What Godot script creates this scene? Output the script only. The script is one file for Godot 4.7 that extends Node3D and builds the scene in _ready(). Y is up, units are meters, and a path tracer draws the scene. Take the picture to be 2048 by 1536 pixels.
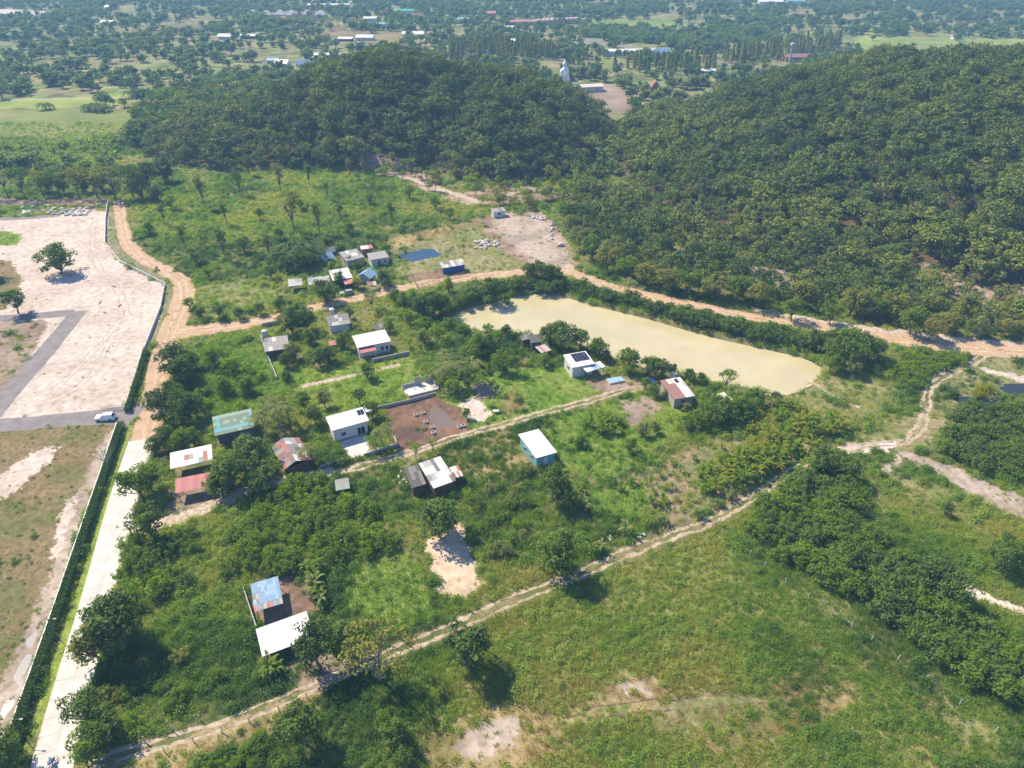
extends Node3D
# An aerial view of a village plot: dirt roads, sheds, a muddy pond, two wooded hills and a hazy plain behind.
# Units are metres, y is up, north (away from the drone) is -z. Places are given in the survey sheet's
# coordinates (u to the right, v down, 2048 x 1536) and turned into ground points by site().

const EYE := 100.0
const PITCH := 33.0
const FOCAL := 1420.0

var rng := RandomNumberGenerator.new()
var taken := {}
var M := {}
var sp := sin(deg_to_rad(PITCH))
var cp := cos(deg_to_rad(PITCH))

# ---------------------------------------------------------------- places
func site(u: float, v: float, h := 0.0) -> Vector3:
	var k := (v - 768.0) / FOCAL
	var t := (EYE - h) / (sp + k * cp)
	return Vector3((u - 1024.0) / FOCAL * t, h, -t * (cp - k * sp))

func depth_at(p: Vector3) -> float:
	return -p.z * cp + (EYE - p.y) * sp

func shown(p: Vector3, margin: float) -> bool:
	var d := depth_at(p)
	if d < 5.0: return false
	var w := 0.7211 * d + margin
	if absf(p.x) > w: return false
	var up := (-p.z) * sp - (EYE - p.y) * cp
	return absf(up) < 0.541 * d + margin

func sites(flat: Array, h := 0.0) -> PackedVector3Array:
	var out := PackedVector3Array()
	for i in range(0, flat.size(), 2): out.append(site(flat[i], flat[i + 1], h))
	return out

func flat2(flat: Array, h := 0.0) -> PackedVector2Array:
	var out := PackedVector2Array()
	for p in sites(flat, h): out.append(Vector2(p.x, p.z))
	return out

# ---------------------------------------------------------------- naming
func numbered(called: String) -> String:
	if not taken.has(called):
		taken[called] = 0
		return called
	taken[called] += 1
	return "%s_%03d" % [called, taken[called]]

func tag(o: Node3D, label: String, category: String, group := "", kind := ""):
	if label: o.set_meta("label", label)
	if category: o.set_meta("category", category)
	if group: o.set_meta("group", group)
	if kind: o.set_meta("kind", kind)
	return o

func thing(called: String, label: String, category: String, at := Vector3.ZERO, turn := 0.0, group := "") -> Node3D:
	var o := Node3D.new()
	o.name = numbered(called)
	add_child(o)
	o.position = at
	o.rotation.y = turn
	tag(o, label, category, group)
	return o

func part(called: String, mesh: Mesh, mat: Material, parent: Node3D, at := Transform3D()) -> MeshInstance3D:
	var o := MeshInstance3D.new()
	o.name = called
	o.mesh = mesh
	o.material_override = mat
	parent.add_child(o, true)
	o.transform = at
	return o

func solo(called: String, mesh: Mesh, mat: Material, label: String, category: String, at := Transform3D(), group := "", kind := "") -> MeshInstance3D:
	var o := MeshInstance3D.new()
	o.name = numbered(called)
	o.mesh = mesh
	o.material_override = mat
	add_child(o)
	o.transform = at
	return tag(o, label, category, group, kind)

func structure(called: String, mesh: Mesh, mat: Material) -> MeshInstance3D:
	return solo(called, mesh, mat, "", "", Transform3D(), "", "structure")

# ---------------------------------------------------------------- materials
func lin(r: float, g: float, b: float) -> Color:
	return Color(r, g, b).linear_to_srgb()

func noise_tex(freq: float, octaves: int, dark: Color, light: Color, seed_: int, size := 512, lo := 0.25, hi := 0.75, kind := FastNoiseLite.TYPE_SIMPLEX_SMOOTH) -> NoiseTexture2D:
	var n := FastNoiseLite.new()
	n.seed = seed_
	n.noise_type = kind
	n.frequency = freq
	n.fractal_octaves = octaves
	n.fractal_gain = 0.6
	var t := NoiseTexture2D.new()
	t.width = size
	t.height = size
	t.seamless = true
	t.noise = n
	var g := Gradient.new()
	g.offsets = PackedFloat32Array([lo, hi])
	g.colors = PackedColorArray([dark, light])
	t.color_ramp = g
	return t

func plain(c: Color, rough := 0.8, metal := 0.0) -> StandardMaterial3D:
	var m := StandardMaterial3D.new()
	m.albedo_color = c
	m.roughness = rough
	m.metallic = metal
	m.metallic_specular = 0.35
	return m

func mottled(dark: Color, light: Color, size: float, seed_: int, rough := 0.9, octaves := 5) -> StandardMaterial3D:
	# SIZE: metres that one repeat of the texture covers
	var m := plain(Color.WHITE, rough)
	m.albedo_texture = noise_tex(0.012, octaves, dark, light, seed_)
	m.uv1_triplanar = true
	m.uv1_world_triplanar = true
	m.uv1_scale = Vector3.ONE / size
	return m

func leaf_mat(c: Color, glow := 0.7) -> StandardMaterial3D:
	var m := plain(c.linear_to_srgb(), 0.55)
	m.vertex_color_use_as_albedo = true
	m.metallic_specular = 0.2
	m.backlight_enabled = true
	m.backlight = Color(0.92, 1.0, 0.30) * minf(1.2, glow * 1.55)
	return m

# ---------------------------------------------------------------- terrain
# bells: centre x, centre north, height, half width, reach south, reach north
var bells := [[-72.0, 425.0, 33.0, 84.0, 85.0, 95.0], [-132.0, 405.0, 9.5, 72.0, 68.0, 80.0], [-2.0, 420.0, 23.5, 62.0, 100.0, 75.0],
	[215.0, 380.0, 36.5, 128.0, 205.0, 150.0], [118.0, 375.0, 12.0, 72.0, 150.0, 90.0], [330.0, 380.0, 40.0, 150.0, 230.0, 160.0]]
var hollows := []   # [polygon Vector2 array, depth, bank width, bounding rect]

func hill_h(x: float, z: float) -> float:
	var n := -z
	if n < 130.0 or n > 640.0: return 0.0
	var s := 0.0
	for b in bells:
		var dx: float = (x - b[0]) / b[3]
		var dn: float = (n - b[1]) / (b[4] if n < b[1] else b[5])
		var r := dx * dx + dn * dn
		if r < 1.0: s += pow(b[2] * pow(1.0 - r, 1.2), 3.0)
	return pow(s, 1.0 / 3.0) if s > 0.0 else 0.0

var lumps := FastNoiseLite.new()

func ground_h(x: float, z: float) -> float:
	var h := hill_h(x, z)
	if h > 0.5: h += lumps.get_noise_2d(x, z) * 2.5 * clampf(h / 8.0, 0.0, 1.0)
	for c in hollows:
		var r: Rect2 = c[3]
		if r.has_point(Vector2(x, z)):
			var d := inside_by(Vector2(x, z), c[0])
			if d > 0.0: h -= c[1] * smoothstep(0.0, 1.0, d / c[2])
	return h

func inside_by(p: Vector2, poly: PackedVector2Array) -> float:
	if not Geometry2D.is_point_in_polygon(p, poly): return -1.0
	var best := 1e9
	for i in poly.size():
		var q := Geometry2D.get_closest_point_to_segment(p, poly[i], poly[(i + 1) % poly.size()])
		best = minf(best, p.distance_squared_to(q))
	return sqrt(best)

func on_ground(p: Vector3, lift := 0.0) -> Vector3:
	return Vector3(p.x, ground_h(p.x, p.z) + lift, p.z)

# the point of the ground or hill seen at (u, v)
func land(u: float, v: float) -> Vector3:
	var k := (v - 768.0) / FOCAL
	var dir := Vector3((u - 1024.0) / FOCAL, -(sp + k * cp), -(cp - k * sp))
	var t := 90.0
	while t < 2000.0:
		var p := Vector3(0, EYE, 0) + dir * t
		if p.y <= hill_h(p.x, p.z): return Vector3(p.x, ground_h(p.x, p.z), p.z)
		t += 1.0
	return site(u, v)

# ---------------------------------------------------------------- ground cover map
# 0 scrub, 1 lush grass, 2 straw, 3 pale sand, 4 orange dirt, 5 brown soil, 6 worn field, 7 forest floor, 8 paddy, 9 bare nothing grows,
# 10 weeds, 11 verge, 12 burnt soil, 13 rock scar, 14 garden green
const NW := 800
const NH := 660
const CELL := 0.5
const X0 := -200.0
const N0 := 45.0
const FARW := 800
const FARH := 720
const FARC := 4.4
const FX0 := -1760.0
const FN0 := -100.0
var cover := PackedByteArray()
var busy := PackedByteArray()
var fcover := PackedByteArray()

func fill(map: PackedByteArray, w: int, h: int, x0: float, n0: float, cell: float, poly: PackedVector2Array, value: int) -> void:
	var lo := 1e9
	var hi := -1e9
	for p in poly:
		lo = minf(lo, -p.y)
		hi = maxf(hi, -p.y)
	for row in range(maxi(0, int((lo - n0) / cell)), mini(h, int((hi - n0) / cell) + 1)):
		var n := n0 + (row + 0.5) * cell
		var cuts := []
		for i in poly.size():
			var a := poly[i]
			var b := poly[(i + 1) % poly.size()]
			if (-a.y <= n) != (-b.y <= n): cuts.append(a.x + (b.x - a.x) * (n + a.y) / (a.y - b.y))
		cuts.sort()
		for i in range(0, cuts.size() - 1, 2):
			for col in range(maxi(0, int(ceil((cuts[i] - x0) / cell - 0.5))), mini(w, int(floor((cuts[i + 1] - x0) / cell - 0.5)) + 1)):
				map[row * w + col] = value

func cover_patch(value: int, flat: Array) -> void:
	fill(cover, NW, NH, X0, N0, CELL, flat2(flat), value)
	fill(fcover, FARW, FARH, FX0, FN0, FARC, flat2(flat), value)

func block(poly: PackedVector2Array, value := 1) -> void:
	fill(busy, NW, NH, X0, N0, CELL, poly, value)

func cover_at(x: float, z: float) -> int:
	var c := int((x - X0) / CELL)
	var r := int((-z - N0) / CELL)
	if c >= 0 and c < NW and r >= 0 and r < NH: return cover[r * NW + c]
	c = int((x - FX0) / FARC)
	r = int((-z - FN0) / FARC)
	if c >= 0 and c < FARW and r >= 0 and r < FARH: return fcover[r * FARW + c]
	return 0

func busy_at(x: float, z: float) -> int:
	var c := int((x - X0) / CELL)
	var r := int((-z - N0) / CELL)
	if c >= 0 and c < NW and r >= 0 and r < NH: return busy[r * NW + c]
	return 0

# ---------------------------------------------------------------- sheets
func smooth_line(pts: PackedVector3Array, step: float) -> PackedVector3Array:
	var c := Curve3D.new()
	for i in pts.size():
		var a := pts[maxi(0, i - 1)]
		var b := pts[mini(pts.size() - 1, i + 1)]
		var t := (b - a) / 6.0
		c.add_point(pts[i], -t, t)
	c.bake_interval = step
	return c.get_baked_points()

func ribbon_mesh(line: PackedVector3Array, widths: Array, lift: float, ragged: float, blocked := true) -> ArrayMesh:
	# WIDTHS: one number, or one for each of equally spaced places along the line
	var st := SurfaceTool.new()
	st.begin(Mesh.PRIMITIVE_TRIANGLES)
	var rows := []
	var n := line.size()
	var across := 5
	for i in n:
		var d := (line[mini(n - 1, i + 1)] - line[maxi(0, i - 1)])
		var side := Vector3(-d.z, 0, d.x).normalized()
		var f := float(i) / maxf(1.0, n - 1) * (widths.size() - 1)
		var w: float = lerpf(widths[int(f)], widths[mini(widths.size() - 1, int(f) + 1)], f - int(f)) * 0.5
		var row := []
		for k in across:
			var s := (k / float(across - 1)) * 2.0 - 1.0
			var off := s * w
			if k == 0 or k == across - 1: off += lumps.get_noise_2d(line[i].x * 9.0 + k * 77.0, line[i].z * 9.0) * ragged + rng.randf_range(-0.15, 0.15) * ragged
			var p := line[i] + side * off
			row.append(on_ground(p, lift))
		rows.append(row)
		if blocked and i > 0:
			var pr: Array = rows[i - 1]
			block(PackedVector2Array([Vector2(pr[0].x, pr[0].z), Vector2(pr[4].x, pr[4].z), Vector2(row[4].x, row[4].z), Vector2(row[0].x, row[0].z)]))
	for i in n - 1:
		for k in across - 1:
			quad(st, rows[i][k], rows[i + 1][k], rows[i + 1][k + 1], rows[i][k + 1])
	st.generate_normals()
	return st.commit()

func quad(st: SurfaceTool, a: Vector3, b: Vector3, c: Vector3, d: Vector3) -> void:
	for p in [a, b, c, a, c, d]: st.add_vertex(p)

func ribbon(called: String, flat: Array, widths: Array, mat: Material, lift := 0.02, ragged := 0.5, step := 1.5) -> MeshInstance3D:
	return structure(called, ribbon_mesh(smooth_line(sites(flat), step), widths, lift, ragged), mat)

func sheet_mesh(poly: PackedVector2Array, y: float) -> ArrayMesh:
	var tri := Geometry2D.triangulate_polygon(poly)
	var st := SurfaceTool.new()
	st.begin(Mesh.PRIMITIVE_TRIANGLES)
	for i in range(0, tri.size(), 3):
		var a := poly[tri[i]]
		var b := poly[tri[i + 1]]
		var c := poly[tri[i + 2]]
		if (b - a).cross(c - a) < 0.0:
			var s := b
			b = c
			c = s
		for q in [a, b, c]:
			st.set_normal(Vector3.UP)
			st.add_vertex(Vector3(q.x, y, q.y))
	return st.commit()

func rounded(poly: PackedVector2Array, step := 1.0) -> PackedVector2Array:
	var pts := PackedVector3Array()
	var n := poly.size()
	for i in range(-1, n + 2): pts.append(Vector3(poly[posmod(i, n)].x, 0, poly[posmod(i, n)].y))
	var c := Curve3D.new()
	for i in range(1, n + 2):
		var t := (pts[i + 1] - pts[i - 1]) / 6.0
		c.add_point(pts[i], -t, t)
	c.bake_interval = step
	var out := PackedVector2Array()
	for p in c.get_baked_points(): out.append(Vector2(p.x, p.z))
	out.remove_at(out.size() - 1)
	return out

func grown(poly: PackedVector2Array, by: float) -> PackedVector2Array:
	var r := Geometry2D.offset_polygon(poly, by, Geometry2D.JOIN_ROUND)
	return r[0] if r.size() else poly

func hollow(poly: PackedVector2Array, depth: float, bank: float) -> void:
	var r := Rect2(poly[0], Vector2.ZERO)
	for p in poly: r = r.expand(p)
	hollows.append([poly, depth, bank, r.grow(0.5)])

func ground_patch(xs: PackedFloat32Array, zs: PackedFloat32Array, uv_of: Rect2, hole := Rect2()) -> ArrayMesh:
	var v := PackedVector3Array()
	var uv := PackedVector2Array()
	var idx := PackedInt32Array()
	for z in zs:
		for x in xs:
			v.append(Vector3(x, ground_h(x, z), z))
			uv.append(Vector2((x - uv_of.position.x) / uv_of.size.x, (-z - uv_of.position.y) / uv_of.size.y))
	var w := xs.size()
	for r in zs.size() - 1:
		for c in w - 1:
			if hole.size.x > 0 and hole.has_point(Vector2((xs[c] + xs[c + 1]) / 2, (zs[r] + zs[r + 1]) / 2)): continue
			var i := r * w + c
			idx.append_array([i, i + 1, i + w + 1, i, i + w + 1, i + w])
	var nor := PackedVector3Array()
	for z in zs:
		for x in xs:
			var e := 1.0
			nor.append(Vector3(ground_h(x - e, z) - ground_h(x + e, z), 2.0 * e, ground_h(x, z - e) - ground_h(x, z + e)).normalized() if hill_h(x, z) > 0.0 or in_hollow(x, z) else Vector3.UP)
	var a := []
	a.resize(Mesh.ARRAY_MAX)
	a[Mesh.ARRAY_VERTEX] = v
	a[Mesh.ARRAY_NORMAL] = nor
	a[Mesh.ARRAY_TEX_UV] = uv
	a[Mesh.ARRAY_INDEX] = idx
	var m := ArrayMesh.new()
	m.add_surface_from_arrays(Mesh.PRIMITIVE_TRIANGLES, a)
	return m

func in_hollow(x: float, z: float) -> bool:
	for c in hollows:
		if c[3].has_point(Vector2(x, z)): return true
	return false

func steps(a: float, b: float, d: float) -> PackedFloat32Array:
	var out := PackedFloat32Array()
	var n := int(round((b - a) / d))
	for i in n + 1: out.append(a + (b - a) * i / n)
	return out

# base colours (linear) of what covers the ground: [usual, other] mixed by patchy noise
var soil := [
	[Color(0.110, 0.124, 0.044), Color(0.193, 0.170, 0.078)],
	[Color(0.129, 0.202, 0.032), Color(0.184, 0.221, 0.051)],
	[Color(0.304, 0.239, 0.120), Color(0.184, 0.156, 0.064)],
	[Color(0.485, 0.413, 0.357), Color(0.415, 0.345, 0.290)],
	[Color(0.448, 0.296, 0.184), Color(0.376, 0.240, 0.152)],
	[Color(0.221, 0.147, 0.101), Color(0.138, 0.092, 0.064)],
	[Color(0.205, 0.150, 0.085), Color(0.130, 0.125, 0.050)],
	[Color(0.092, 0.060, 0.032), Color(0.064, 0.069, 0.028)],
	[Color(0.221, 0.267, 0.055), Color(0.175, 0.221, 0.055)],
	[Color(0.264, 0.208, 0.160), Color(0.208, 0.152, 0.112)],
	[Color(0.092, 0.120, 0.032), Color(0.184, 0.156, 0.064)],
	[Color(0.156, 0.166, 0.074), Color(0.239, 0.202, 0.129)],
	[Color(0.184, 0.106, 0.069), Color(0.092, 0.060, 0.046)],
	[Color(0.336, 0.248, 0.200), Color(0.200, 0.136, 0.096)],
	[Color(0.074, 0.120, 0.028), Color(0.120, 0.147, 0.041)],
	[Color(0.239, 0.212, 0.110), Color(0.156, 0.175, 0.064)],
	[Color(0.368, 0.304, 0.248), Color(0.264, 0.216, 0.168)],
	[Color(0.184, 0.258, 0.032), Color(0.212, 0.267, 0.046)],
	[Color(0.16, 0.19, 0.05), Color(0.27, 0.23, 0.11)],
	[Color(0.25, 0.185, 0.125), Color(0.15, 0.155, 0.06)],
	[Color(0.49, 0.385, 0.275), Color(0.42, 0.32, 0.22)]]

func cover_texture(map: PackedByteArray, mw: int, mh: int, cell: float, w: int, h: int, warp: float, seed_: int) -> ImageTexture:
	var big := FastNoiseLite.new()
	big.seed = seed_
	big.frequency = 0.012
	big.fractal_octaves = 4
	var fine := FastNoiseLite.new()
	fine.seed = seed_ + 7
	fine.frequency = 0.09
	fine.fractal_octaves = 3
	fine.fractal_gain = 0.65
	var fine2 := FastNoiseLite.new()
	fine2.seed = seed_ + 9
	fine2.frequency = 0.07
	fine2.fractal_octaves = 3
	var ib := big.get_image(w, h, false, false, true).get_data()
	var ia := fine.get_image(w, h, false, false, true).get_data()
	var ic := fine2.get_image(w, h, false, false, true).get_data()
	var out := PackedByteArray()
	out.resize(w * h * 3)
	var ra := PackedFloat32Array()
	var rb := PackedFloat32Array()
	for s in soil:
		for k in 3:
			ra.append(s[0][k])
			rb.append(s[1][k])
	var srgb := PackedByteArray()
	for i in 1025: srgb.append(int(clampf(pow(i / 1024.0, 1.0 / 2.2) * 255.0, 0, 255)))
	var fx := float(mw) / w
	var fy := float(mh) / h
	var wc := warp / cell / 128.0
	var i := 0
	for y in h:
		for x in w:
			var na := ia[i] - 127
			var nc := ic[i] - 127
			var mx := clampi(int(x * fx + na * wc), 0, mw - 1)
			var my := clampi(int(y * fy + nc * wc), 0, mh - 1)
			var k := map[my * mw + mx] * 3
			var s := clampf((ib[i] - 127) / 75.0 + (na + nc) / 330.0 + 0.42, 0.0, 1.0)
			var t := 1.0 + (nc - na) / 620.0
			var o := i * 3
			out[o] = srgb[mini(1024, int((ra[k] + (rb[k] - ra[k]) * s) * t * 1024.0))]
			out[o + 1] = srgb[mini(1024, int((ra[k + 1] + (rb[k + 1] - ra[k + 1]) * s) * t * 1024.0))]
			out[o + 2] = srgb[mini(1024, int((ra[k + 2] + (rb[k + 2] - ra[k + 2]) * s) * t * 1024.0))]
			i += 1
	return ImageTexture.create_from_image(Image.create_from_data(w, h, false, Image.FORMAT_RGB8, out))

# ---------------------------------------------------------------- the place
func _ready() -> void:
	rng.seed = 20240
	lumps.seed = 5
	lumps.frequency = 0.03
	lumps.fractal_octaves = 3
	set_camera_and_light()
	make_materials()
	lay_cover()
	lay_ponds()
	lay_roads()
	lay_ground()
	print("ground ", Time.get_ticks_msec())
	put_walls_and_fences()
	put_buildings()
	put_small_things()
	print("built ", Time.get_ticks_msec())
	make_plants()
	print("plants ", Time.get_ticks_msec())
	put_trees()
	put_hill_forest()
	put_plain()
	put_undergrowth()
	print("done ", Time.get_ticks_msec())

func set_camera_and_light() -> void:
	var cam := Camera3D.new()
	cam.name = "camera"
	add_child(cam)
	cam.position = Vector3(0, EYE, 0)
	cam.rotation_degrees = Vector3(-PITCH, 0, 0)
	cam.fov = rad_to_deg(2.0 * atan(768.0 / FOCAL))
	cam.near = 1.0
	cam.far = 9000.0
	cam.current = true
	var sky := ProceduralSkyMaterial.new()
	sky.sky_top_color = Color(0.38, 0.53, 0.80)
	sky.sky_horizon_color = Color(0.82, 0.87, 0.93)
	sky.sky_curve = 0.14
	sky.ground_bottom_color = Color(0.35, 0.38, 0.30)
	sky.ground_horizon_color = Color(0.82, 0.87, 0.93)
	sky.ground_curve = 0.05
	sky.sun_angle_max = 1.0
	var env := Environment.new()
	env.background_mode = Environment.BG_SKY
	env.sky = Sky.new()
	env.sky.sky_material = sky
	env.background_energy_multiplier = 0.68
	env.tonemap_mode = Environment.TONE_MAPPER_LINEAR
	env.tonemap_exposure = 2.02
	env.sdfgi_enabled = true
	env.ssao_enabled = true
	env.ssil_enabled = true
	env.fog_enabled = true
	env.fog_density = 0.00032
	env.fog_light_color = Color(0.62, 0.83, 1.0)
	var we := WorldEnvironment.new()
	we.name = "environment"
	we.environment = env
	add_child(we)
	var sun := DirectionalLight3D.new()
	sun.name = "sun"
	sun.light_energy = 1.5
	sun.light_angular_distance = 0.5
	sun.light_color = Color(1.0, 0.94, 0.835)
	sun.shadow_enabled = true
	add_child(sun)
	var e := deg_to_rad(48.0)
	sun.look_at_from_position(Vector3.ZERO, Vector3(0.80 * cos(e), -sin(e), 0.60 * cos(e)))

func make_materials() -> void:
	M.concrete = mottled(lin(0.45, 0.42, 0.385), lin(0.55, 0.52, 0.48), 24.0, 3)
	M.dirt = mottled(lin(0.348, 0.232, 0.140), lin(0.416, 0.292, 0.188), 30.0, 4)
	M.pale_dirt = mottled(lin(0.288, 0.224, 0.160), lin(0.480, 0.392, 0.304), 9.0, 5)
	M.asphalt = mottled(lin(0.160, 0.144, 0.144), lin(0.208, 0.188, 0.184), 30.0, 6)
	M.rut = mottled(lin(0.288, 0.224, 0.152), lin(0.432, 0.352, 0.256), 9.0, 7)
	M.dark_rut = mottled(lin(0.10, 0.075, 0.05), lin(0.22, 0.17, 0.10), 6.0, 8)
	M.muddy = plain(lin(0.455, 0.40, 0.235), 0.04)
	M.muddy.albedo_texture = noise_tex(0.006, 3, lin(0.90, 0.90, 0.88), Color.WHITE, 81)
	M.muddy.uv1_triplanar = true
	M.muddy.uv1_world_triplanar = true
	M.muddy.uv1_scale = Vector3.ONE / 60.0
	M.muddy.metallic_specular = 0.5
	M.scuffed = mottled(lin(0.30, 0.24, 0.19), lin(0.44, 0.37, 0.31), 9.0, 9)
	M.puddle = plain(lin(0.34, 0.32, 0.29), 0.06)
	M.puddle.metallic_specular = 0.5
	M.blue_pool = plain(lin(0.03, 0.065, 0.11), 0.04)
	M.blue_pool.metallic_specular = 0.5
	M.marsh = plain(lin(0.022, 0.028, 0.022), 0.05)
	M.marsh.metallic_specular = 0.5
	M.mud_pool = plain(lin(0.16, 0.12, 0.10), 0.12)
	M.mud_pool.metallic_specular = 0.5

func lay_cover() -> void:
	cover.resize(NW * NH)
	busy.resize(NW * NH)
	fcover.resize(FARW * FARH)
	# the far plain: a quilt of fields
	var cells := FastNoiseLite.new()
	cells.seed = 31
	cells.noise_type = FastNoiseLite.TYPE_CELLULAR
	cells.cellular_return_type = FastNoiseLite.RETURN_CELL_VALUE
	cells.cellular_distance_function = FastNoiseLite.DISTANCE_MANHATTAN
	cells.frequency = 0.007
	cells.domain_warp_enabled = true
	cells.domain_warp_amplitude = 20.0
	cells.domain_warp_frequency = 0.01
	var kinds := [15, 2, 18, 0, 1, 15, 0, 18, 11, 0, 14, 0]
	for r in FARH:
		for c in FARW:
			var x := FX0 + (c + 0.5) * FARC
			var n := FN0 + (r + 0.5) * FARC
			var k: int = 7 if hill_h(x, -n) > 1.0 else kinds[int((cells.get_noise_2d(x, n * 1.6) + 1.0) * 37.0) % kinds.size()] if n > 420 else 0
			fcover[r * FARW + c] = k
	for r in NH:
		for c in NW:
			cover[r * NW + c] = 7 if hill_h(X0 + c * CELL, -(N0 + r * CELL)) > 1.0 else 0
	# far fields
	cover_patch(8, [1690, 96, 1720, 72, 1850, 76, 2120, 78, 2120, 110, 1880, 110])
	cover_patch(8, [-80, 205, 90, 198, 285, 186, 300, 200, 180, 215, -80, 222])
	cover_patch(1, [1178, 38, 1330, 42, 1400, 50, 1330, 58, 1178, 56])
	cover_patch(3, [-60, 17, 40, 19, 118, 26, 110, 32, 30, 32, -60, 32])
	cover_patch(6, [285, 55, 345, 48, 430, 47, 415, 66, 283, 70])
	cover_patch(6, [590, 58, 690, 60, 800, 64, 760, 80, 640, 76])
	cover_patch(15, [1045, 96, 1090, 78, 1170, 84, 1230, 104, 1180, 112, 1080, 108])
	cover_patch(2, [690, 72, 760, 68, 870, 80, 860, 96, 720, 92])
	cover_patch(9, [1150, 172, 1205, 166, 1262, 186, 1262, 226, 1205, 222, 1170, 190])
	cover_patch(18, [-80, 224, 280, 214, 262, 262, 130, 282, -80, 268])
	cover_patch(10, [-80, 268, 130, 282, 262, 262, 250, 330, -80, 340])
	# the middle ground
	cover_patch(10, [270, 380, 560, 340, 720, 345, 900, 380, 985, 430, 780, 490, 640, 560, 560, 600, 400, 640, 385, 600, 300, 500])
	cover_patch(15, [395, 575, 480, 560, 580, 590, 560, 612, 400, 645])
	cover_patch(2, [760, 482, 960, 436, 990, 452, 860, 488, 800, 502])
	cover_patch(15, [780, 500, 985, 445, 1060, 500, 1120, 532, 900, 568, 800, 562])
	cover_patch(13, [950, 440, 1000, 425, 1085, 424, 1125, 470, 1160, 530, 1130, 545, 1070, 536, 1000, 500])
	cover_patch(16, [980, 440, 1078, 430, 1110, 466, 1142, 512, 1152, 540, 1090, 535, 1045, 504, 995, 472])
	cover_patch(13, [690, 322, 745, 330, 830, 335, 880, 362, 900, 392, 850, 385, 790, 352, 730, 345])
	cover_patch(13, [880, 395, 960, 380, 1050, 372, 1120, 385, 1190, 400, 1200, 415, 1100, 400, 1020, 408, 930, 410])
	cover_patch(13, [1480, 535, 1540, 530, 1620, 560, 1560, 575, 1490, 560])
	cover_patch(13, [1840, 540, 1950, 580, 2048, 590, 2048, 640, 1960, 620, 1880, 590])
	cover_patch(5, [812, 550, 880, 538, 932, 536, 934, 550, 830, 572])
	cover_patch(3, [-160, 442, 110, 434, 160, 416, 216, 424, 211, 490, 240, 528, 330, 572, 323, 617, 291, 697, 256, 800, 226, 832, -160, 850])
	cover_patch(6, [-160, 535, 20, 520, 45, 560, 10, 620, -160, 640])
	cover_patch(1, [-160, 470, 0, 462, 45, 470, 30, 490, -160, 500])
	cover_patch(9, [-160, 650, 95, 640, 60, 720, 0, 790, -160, 830])
	cover_patch(4, [-160, 398, 215, 398, 232, 406, 210, 412, -160, 408])
	cover_patch(6, [-260, 872, 236, 850, 195, 960, 110, 1230, 15, 1490, -300, 1560])
	cover_patch(3, [-40, 985, 60, 905, 112, 892, 104, 918, 30, 985, -40, 1010])
	cover_patch(3, [126, 1012, 165, 975, 178, 1005, 152, 1100, 112, 1140, 100, 1110])
	cover_patch(16, [238, 852, 205, 930, 160, 1060, 110, 1200, 40, 1400, -20, 1560, -120, 1560, -20, 1400, 70, 1220, 118, 1100, 180, 930, 210, 870])
	cover_patch(17, [252, 848, 263, 848, 233, 960, 161, 1250, 96, 1440, 44, 1510, 60, 1440, 138, 1210, 214, 960])
	cover_patch(11, [263, 848, 284, 884, 240, 1000, 125, 1400, 75, 1530, 40, 1530, 96, 1440, 161, 1250, 233, 960])
	cover_patch(17, [292, 698, 301, 700, 268, 816, 257, 816])
	cover_patch(11, [216, 424, 240, 424, 248, 500, 332, 556, 352, 590, 312, 690, 292, 695, 325, 615, 332, 572, 241, 525, 213, 490])
	# the village
	cover_patch(14, [370, 690, 520, 660, 560, 700, 590, 780, 520, 830, 380, 840])
	cover_patch(1, [520, 720, 640, 740, 830, 712, 860, 740, 800, 800, 660, 832, 590, 820, 590, 770])
	cover_patch(10, [770, 640, 900, 640, 1030, 665, 1120, 700, 1140, 735, 960, 780, 850, 760, 820, 700])
	cover_patch(1, [890, 770, 1040, 735, 1150, 735, 1225, 775, 1080, 830, 950, 860, 880, 880])
	cover_patch(12, [768, 812, 862, 790, 925, 822, 944, 856, 880, 888, 800, 908, 782, 872])
	cover_patch(3, [918, 806, 952, 790, 985, 832, 952, 846, 930, 830])
	cover_patch(9, [940, 770, 975, 765, 1000, 790, 960, 800])
	cover_patch(2, [1000, 790, 1035, 785, 1055, 815, 1010, 830])
	cover_patch(1, [1080, 850, 1280, 786, 1400, 822, 1380, 852, 1210, 965, 1120, 940])
	cover_patch(9, [1170, 762, 1310, 752, 1330, 772, 1240, 786, 1190, 780])
	cover_patch(9, [1236, 802, 1292, 792, 1330, 812, 1262, 858, 1246, 830])
	cover_patch(19, [1225, 960, 1440, 878, 1560, 892, 1640, 840, 1690, 850, 1560, 950, 1480, 1005, 1330, 1062, 1290, 1010])
	cover_patch(1, [1170, 985, 1285, 965, 1300, 1010, 1265, 1060, 1200, 1020])
	cover_patch(2, [880, 905, 1020, 862, 1040, 900, 1060, 935, 960, 960, 930, 935])
	cover_patch(15, [800, 900, 830, 910, 830, 990, 850, 1020, 800, 960])
	cover_patch(20, [846, 1082, 918, 1040, 940, 1085, 962, 1165, 942, 1190, 876, 1200, 862, 1130])
	cover_patch(1, [682, 1160, 790, 1090, 845, 1130, 872, 1250, 780, 1270, 680, 1205])
	cover_patch(5, [497, 1178, 590, 1142, 650, 1222, 600, 1240, 515, 1262])
	cover_patch(9, [552, 1330, 670, 1300, 730, 1345, 610, 1388])
	cover_patch(9, [330, 985, 430, 960, 440, 1010, 340, 1030])
	cover_patch(16, [678, 884, 735, 870, 742, 905, 700, 918, 690, 905])
	# south and east
	cover_patch(18, [830, 1330, 1140, 1180, 1430, 1060, 1500, 1120, 1800, 1300, 2200, 1560, 2200, 1700, 600, 1700, 650, 1420])
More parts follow.
